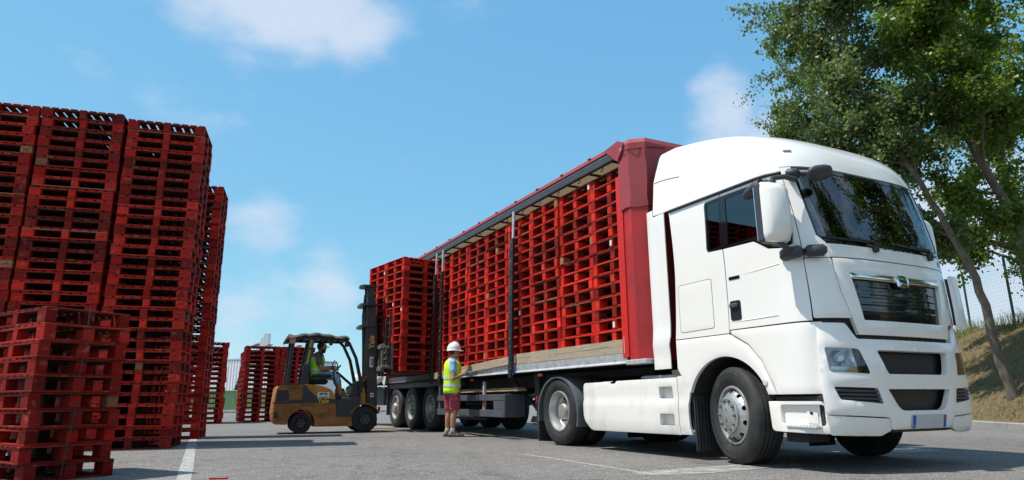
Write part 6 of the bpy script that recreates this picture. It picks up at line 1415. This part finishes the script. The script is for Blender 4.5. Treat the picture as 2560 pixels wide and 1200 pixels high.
tree('poplar_tree', [(14.6, 16.9, 1.9), (13.9, 16.95, 3.9), (13.2, 17.0, 5.6), (12.5, 17.0, 7.4), (11.9, 17.1, 9.4), (11.4, 17.2, 11.6), (11.1, 17.2, 14)], .165, 'thick leaning tree on the bank slope with a wide leafy crown', M_leafA,
     [((11.7, 16.6, 9.8), 2.2, 2.3, 2.2, 1.2), ((11.2, 16.5, 12.8), 2.5, 2.4, 2.4, 1.2), ((13.6, 17.6, 8.6), 1.6, 1.5, 1.3, .6), ((13.6, 16.4, 11.6), 2.0, 2.0, 2.0, .9), ((13.2, 18.0, 6.0), 1.2, 1.0, .9, .3)], 54000, 22, .104)
tree('poplar_tree', [(15.9, 20.0, 2.7), (15.8, 20, 4.6), (15.7, 20.1, 7), (15.8, 20.2, 9.5), (16.0, 20.3, 12), (16.1, 20.3, 15)], .26, 'upright dark-trunked tree standing by the fence on the bank top', M_leafA,
     [((15.3, 20.6, 9.0), 2.4, 2.4, 2.6, 1.2), ((14.8, 20.8, 13.0), 2.8, 2.6, 2.8, 1.2), ((16.8, 20.4, 6.6), 1.7, 1.6, 1.4, .5), ((13.9, 21.4, 6.2), 1.7, 1.5, 1.2, .5)], 34000, 23, .11)
tree('poplar_tree', [(14.4, 26.5, 2.4), (14.2, 26.5, 5), (13.8, 26.6, 8), (13.3, 26.6, 11), (12.9, 26.6, 15)], .22, 'tree standing farthest back along the bank, behind the truck cab', M_leafB,
     [((13.2, 26.8, 9.0), 2.8, 2.6, 2.8, 1.2), ((12.4, 26.8, 13.5), 3.0, 2.8, 3.2, 1.2), ((14.8, 26.4, 6.0), 2.0, 2.0, 1.5, .4)], 30000, 24, .11)
tree('poplar_tree', [(13.2, 7.6, 1.6), (13.0, 7.6, 4), (12.6, 7.6, 6.5), (12.2, 7.6, 9), (12.0, 7.6, 12)], .2, 'tree on the bank opposite the cab, mirrored in its windscreen', M_leafA,
     [((12.4, 7.5, 7.0), 2.6, 2.9, 2.4, 1.2), ((12.2, 7.6, 10.5), 2.8, 3.0, 2.6, 1.2), ((12.4, 5.2, 5.0), 1.9, 1.9, 1.6, .8)], 30000, 25, .11)
tree('poplar_tree', [(13.0, 11.8, 1.5), (12.9, 11.8, 4), (12.7, 11.9, 6.5), (12.6, 11.9, 9.5), (12.6, 12, 12)], .2, 'tree on the bank between the mirrored tree and the thick leaning one', M_leafA,
     [((13.6, 11.6, 9.0), 2.3, 2.6, 2.4, 1.2), ((13.4, 11.8, 12.0), 2.6, 2.7, 2.3, 1.0)], 24000, 26, .11)
tree('poplar_tree', [(12.6, 1.6, 1.6), (12.3, 1.6, 4), (12.0, 1.6, 6.5), (11.8, 1.6, 9.5)], .2, 'tree on the bank next to the mirrored one, farthest from the fence crest trees', M_leafA,
     [((11.6, 1.6, 6.5), 2.6, 2.8, 2.2, 1.2), ((11.6, 1.8, 9.6), 2.7, 2.9, 2.4, 1.0)], 20000, 27, .13)
# ------------------------------------------------------------------ far side of the yard
M_wsheet = pm('white_sheet_cladding', (.70, .71, .72), .5, var=.03, scale=.4)
bd_ = empty('warehouse', (-30.5, 70, 0), R(-26)); tag(bd_, 'white ribbed warehouse far beyond the pallet stacks', 'building')
mb = MB(); mb.box((0, 5, 2.4), (14, 9.8, 4.8), 0); mb.build('wall', M_wsheet, bd_)
mb = MB(); mb.box((0, 5, 4.9), (14.2, 10, .16), 0); mb.build('roof', pm('grey_roof_sheet', (.4, .41, .42), .6), bd_)
pmsh = None
for k in range(35):
    if pmsh is None: mb = MB(); mb.prism([(-.14, 0), (-.09, -.07), (.09, -.07), (.14, 0)], .1, 4.8, 'z'); pmsh = mesh_from('wall_panel', mb.v, mb.f); fix_normals(pmsh); pmsh.materials.append(M_wsheet)
    o = bpy.data.objects.new('wall_panel', pmsh); col.objects.link(o); o.parent = bd_; o.location = (-6.8 + .4 * k, .102, 0)
tw_ = empty('ribbed_tower', (-26.5, 71, 0)); tag(tw_, 'pale stepped ribbed tower showing above the far pallet stacks', 'tower')
for k, (x_, h) in enumerate(((-.55, 6.5), (-.28, 6.9), (-.02, 7.3), (.24, 7.75), (.50, 7.75))):
    mb = MB(); mb.box((x_, 0, h / 2), (.24, .9, h), .02); mb.build('rib', M_wsheet, tw_)
M_green = pm('pale_green_steel', (.22, .38, .16), .6, var=.1, scale=1.5, dirt=(.12, .2, .09), dirt_amt=.4)
sk_ = empty('green_container', (-19.2, 46, 0), R(3)); tag(sk_, 'low pale green steel container between the far stacks', 'container')
mb = MB(); mb.prism([(-2.6, .14), (2.6, .14), (2.9, .55), (2.9, 1.38), (-2.9, 1.38), (-2.9, .55)], 0, 2.2); mb.build('body', M_green, sk_)
for k in range(8): mb = MB(); mb.box((-2.45 + .7 * k, -.03, .92), (.09, .06, .84), .01); mb.build('rib', M_green, sk_)
mb = MB(); mb.box((0, -.04, 1.40), (5.9, .1, .08), .01); mb.build('top_rim', M_green, sk_)
for x_ in (-1.8, 1.8): mb = MB(); mb.lathe([(.0005, -.05), (.12, -.05), (.13, 0), (.13, .12), (.0005, .12)], (x_, .2, .13), 16); mb.build('roller', M_dark, sk_)
mb = MB(); kb2 = empty('far_kerb', (-19, 43, 0)); tag(kb2, None, None, None, 'structure')
for k in range(24): mb = MB(); mb.box((-12 + k * 1.0, 0, .06), (.99, .3, .12), .01); mb.build('kerb_stone', M_conc, kb2)
# conifer and distant wood
def conifer(loc, h, label):
    rg = np.random.default_rng(9); o = empty('conifer_tree', loc); tag(o, label, 'tree'); mb = MB(); mb.tube([(0, 0, 0), (0, 0, h * .9)], [.07, .02], 7); mb.build('trunk', M_bark, o)
    V = []; Fc = []
    for k in range(2600):
        t = rg.random() ** .8; r_ = (1 - t) * h * .30 * rg.uniform(.3, 1); a = rg.uniform(0, 6.28); c = Vector((r_ * math.cos(a), r_ * math.sin(a), .12 * h + t * h * .88)); d = Vector((math.cos(a), math.sin(a), -.35)).normalized() * .14; s_ = Vector((-math.sin(a), math.cos(a), .2)) * .05; n0 = len(V); V += [c - s_, c + d, c + s_]; Fc.append((n0, n0 + 1, n0 + 2))
    me = mesh_from('crown', V, Fc); link('crown', me, island_mat('conifer_needles', [(.015, .035, .014), (.03, .055, .02), (.02, .04, .018)], .7, 0), o); return o
conifer((-20.3, 50.5, 0), 2.75, 'small dark conifer in front of the white warehouse')
rg = np.random.default_rng(31); V = []; Fc = []
for k in range(9000):
    x_ = rg.uniform(-260, 320); h = 3.2 + 1.1 * math.sin(x_ * .11) + .7 * math.sin(x_ * .37 + 2); c = Vector((x_, 170 + rg.uniform(-3, 3), rg.uniform(0, 1) ** .7 * h)); a = Vector(rg.normal(0, 1, 3)).normalized() * rg.uniform(.5, 1.1); b_ = a.cross(Vector(rg.normal(0, 1, 3))).normalized() * rg.uniform(.4, .9); n0 = len(V); V += [c - a, c + b_, c + a, c - b_]; Fc.append((n0, n0 + 1, n0 + 2, n0 + 3))
me = mesh_from('far_wood', V, Fc); tag(link('far_wood', me, island_mat('far_wood_leaves', [(.04, .06, .03), (.06, .085, .04), (.05, .07, .035)], .8, 0)), 'distant low line of trees on the horizon beyond the yard', 'wood', None, 'stuff')
# ------------------------------------------------------------------ painted lines and litter
def paint_mat(name, lo, hi, tone=(.56, .56, .54), sc=16):
    m = bpy.data.materials.new(name); m.use_nodes = True; nt = m.node_tree; b_ = nt.nodes['Principled BSDF']; tcn = nt.nodes.new('ShaderNodeTexCoord')
    n = nt.nodes.new('ShaderNodeTexNoise'); n.inputs['Scale'].default_value = sc; n.inputs['Detail'].default_value = 9; n.inputs['Roughness'].default_value = .75; nt.links.new(tcn.outputs['Object'], n.inputs['Vector'])
    n2 = nt.nodes.new('ShaderNodeTexNoise'); n2.inputs['Scale'].default_value = 75; n2.inputs['Detail'].default_value = 3; n2.inputs['Roughness'].default_value = .75; nt.links.new(tcn.outputs['Object'], n2.inputs['Vector'])
    ad = nt.nodes.new('ShaderNodeMath'); ad.operation = 'MULTIPLY_ADD'; ad.inputs[1].default_value = .55; nt.links.new(n2.outputs[0], ad.inputs[0]); nt.links.new(n.outputs[0], ad.inputs[2])
    mr = nt.nodes.new('ShaderNodeMapRange'); mr.inputs['From Min'].default_value = lo; mr.inputs['From Max'].default_value = hi; nt.links.new(ad.outputs[0], mr.inputs[0])
    tr = nt.nodes.new('ShaderNodeBsdfTransparent'); mx = nt.nodes.new('ShaderNodeMixShader'); nt.links.new(mr.outputs[0], mx.inputs[0]); nt.links.new(tr.outputs[0], mx.inputs[1]); b_.inputs['Base Color'].default_value = (*tone, 1); b_.inputs['Roughness'].default_value = .8
    nt.links.new(b_.outputs[0], mx.inputs[2]); nt.links.new(mx.outputs[0], nt.nodes['Material Output'].inputs[0]); return m
M_line = paint_mat('worn_road_paint', .55, .95); M_line2 = paint_mat('faint_road_paint', .60, .98); M_smear = paint_mat('pale_dust_smear', .62, 1.0, (.50, .49, .47), 6)
def stripe(name, a, b_, w, mat, z_=.004, wob=0.0):
    a, b_ = Vector(a), Vector(b_); d = (b_ - a).normalized(); s_ = Vector((-d.y, d.x)) * w / 2; n = 30; rg = np.random.default_rng(int(abs(a.x * 100)) + 3)
    L = [a.lerp(b_, k / n) + s_ * (1 + rg.normal(0, .08)) + s_ * wob * rg.normal() for k in range(n + 1)]; Rr = [a.lerp(b_, k / n) - s_ * (1 + rg.normal(0, .08)) for k in range(n + 1)]
    V = [(p.x, p.y, z_) for p in L] + [(p.x, p.y, z_) for p in Rr]; Fc = [(i, i + 1, n + 2 + i, n + 1 + i) for i in range(n)]
    me = mesh_from(name, V, Fc); fix_normals(me); o = link(name, me, mat); tag(o, kind='structure'); return o
stripe('road_marking', (-10.4, 22.6), (-2.1, 4.4), .125, M_line)
stripe('road_marking', (.13, 8.78), (1.29, 6.35), .05, M_line2, .004); stripe('road_marking', (4.0, 12.9), (6.7, 5.6), .055, M_line2, .004)
stripe('road_marking', (-8.2, 12.2), (-3.2, 13.05), .05, M_line2, .0045); stripe('road_marking', (-8.2, 14.6), (-4.6, 15.0), .05, M_line2, .0045)
def smear(pts, name, mat, z_=.0062):
    me = mesh_from(name, [(x, y, z_) for x, y in rounded(pts, .3, 5)], [tuple(range(len(rounded(pts, .3, 5))))]); fix_normals(me); tag(link(name, me, mat), kind='structure')
smear([(1.15, 6.25), (1.7, 6.35), (2.5, 6.85), (3.1, 7.25), (2.95, 7.5), (2.2, 7.15), (1.5, 6.75), (1.1, 6.5)], 'dust_smear', M_smear)
smear([(4.55, 8.6), (5.2, 8.75), (5.6, 8.9), (5.1, 9.3), (4.5, 9.2), (4.3, 8.9)], 'dust_smear', M_smear)
M_card = pm('brown_cardboard', (.40, .27, .15), .85, var=.12, scale=4)
for k, (x_, y_, rz, dx, dy) in enumerate(((-3.55, 17.2, .5, 1.1, .55),)):
    mb = MB(); mb.box((0, 0, .010), (dx, dy, .012), .002); mb.box((.1, .08, .0235), (dx * .8, dy * .6, .010), .002, rot=Matrix.Rotation(.15, 4, 'Z') @ Matrix.Rotation(.02, 4, 'X')); o = mb.build('cardboard_sheet', M_card); o.location = (x_, y_, 0); o.rotation_euler = (0, 0, rz); tag(o, 'flattened brown cardboard on the ground by the trailer wheels', 'cardboard')
mb = MB(); mb.box((0, 0, .008), (.16, .025, .012), .003); o = mb.build('wood_splinter', M_pal); o.location = (-2.62, 6.22, .0); o.rotation_euler = (0, 0, .1); o.color = (.5, .03, .02, 1); tag(o, 'red wood splinter lying on the asphalt beside the white line', 'splinter')
# ------------------------------------------------------------------ asphalt yard
def asphalt_mat():
    m = bpy.data.materials.new('asphalt'); m.use_nodes = True; nt = m.node_tree; b_ = nt.nodes['Principled BSDF']
    tcn = nt.nodes.new('ShaderNodeTexCoord')
    def noise(sc, det, ro=.6):
        n = nt.nodes.new('ShaderNodeTexNoise'); n.inputs['Scale'].default_value = sc; n.inputs['Detail'].default_value = det; n.inputs['Roughness'].default_value = ro; nt.links.new(tcn.outputs['Object'], n.inputs['Vector']); return n.outputs['Fac']
    fine = noise(52, 4, .8); mid = noise(6, 6, .6); big = noise(.35, 5, .6)
    vo = nt.nodes.new('ShaderNodeTexVoronoi'); vo.inputs['Scale'].default_value = 85; nt.links.new(tcn.outputs['Object'], vo.inputs['Vector'])
    rp = nt.nodes.new('ShaderNodeValToRGB'); E_ = rp.color_ramp.elements
    E_[0].position = .36; E_[0].color = (.062, .058, .054, 1); E_[1].position = .66; E_[1].color = (.33, .31, .288, 1)
    x = E_.new(.5); x.color = (.160, .150, .140, 1); nt.links.new(fine, rp.inputs[0])
    # pale stones
    sep = nt.nodes.new('ShaderNodeSeparateColor'); nt.links.new(vo.outputs['Color'], sep.inputs[0])
    st = nt.nodes.new('ShaderNodeMapRange'); st.inputs['From Min'].default_value = .82; st.inputs['From Max'].default_value = .97; st.inputs['To Max'].default_value = .75; nt.links.new(sep.outputs[0], st.inputs[0])
    mx = nt.nodes.new('ShaderNodeMix'); mx.data_type = 'RGBA'; mx.inputs['B'].default_value = (.40, .39, .375, 1); nt.links.new(rp.outputs[0], mx.inputs['A']); nt.links.new(st.outputs[0], mx.inputs['Factor'])
    def mul(inp, fac, lo, hi, a=.3, c=.7):
        mr = nt.nodes.new('ShaderNodeMapRange'); mr.inputs['From Min'].default_value = a; mr.inputs['From Max'].default_value = c; mr.inputs['To Min'].default_value = lo; mr.inputs['To Max'].default_value = hi; nt.links.new(fac, mr.inputs[0])
        v = nt.nodes.new('ShaderNodeVectorMath'); v.operation = 'SCALE'; nt.links.new(inp, v.inputs[0]); nt.links.new(mr.outputs[0], v.inputs['Scale']); return v.outputs[0]
    c = mul(mx.outputs['Result'], mid, .84, 1.14); c = mul(c, big, .84, 1.14)
    st2 = noise(1.3, 7, .65); c = mul(c, st2, .66, 1.0, .30, .42)          # old oil and tyre stains
    cr = nt.nodes.new('ShaderNodeTexVoronoi'); cr.feature = 'DISTANCE_TO_EDGE'; cr.inputs['Scale'].default_value = .42
    wv = nt.nodes.new('ShaderNodeMix'); wv.data_type = 'VECTOR'; wv.inputs['Factor'].default_value = .10
    nn_ = nt.nodes.new('ShaderNodeTexNoise'); nn_.inputs['Scale'].default_value = 2.2; nn_.inputs['Detail'].default_value = 6; nt.links.new(tcn.outputs['Object'], nn_.inputs['Vector'])
    sc_ = nt.nodes.new('ShaderNodeVectorMath'); sc_.operation = 'MULTIPLY_ADD'; sc_.inputs[1].default_value = (1.3, 1.3, 0); nt.links.new(nn_.outputs['Color'], sc_.inputs[0]); nt.links.new(tcn.outputs['Object'], sc_.inputs[2]); nt.links.new(sc_.outputs[0], cr.inputs['Vector'])
    c = mul(c, cr.outputs['Distance'], .62, 1.0, .0, .008)                    # hairline cracks
    nt.links.new(c, b_.inputs['Base Color']); b_.inputs['Roughness'].default_value = .88; b_.inputs['Specular IOR Level'].default_value = .25
    bn = nt.nodes.new('ShaderNodeBump'); bn.inputs['Strength'].default_value = .55; bn.inputs['Distance'].default_value = .012; nt.links.new(fine, bn.inputs['Height']); nt.links.new(bn.outputs[0], b_.inputs['Normal'])
    return m
M_asph = asphalt_mat()
def sheet(name, pts, z, mat, label=None, kind='structure'):
    me = mesh_from(name, [(x, y, z) for x, y in pts], [tuple(range(len(pts)))]); fix_normals(me); o = link(name, me, mat); tag(o, label, None, None, kind); return o
sheet('ground', [(-700, -200), (700, -200), (700, 1500), (-700, 1500)], 0.0, M_asph)
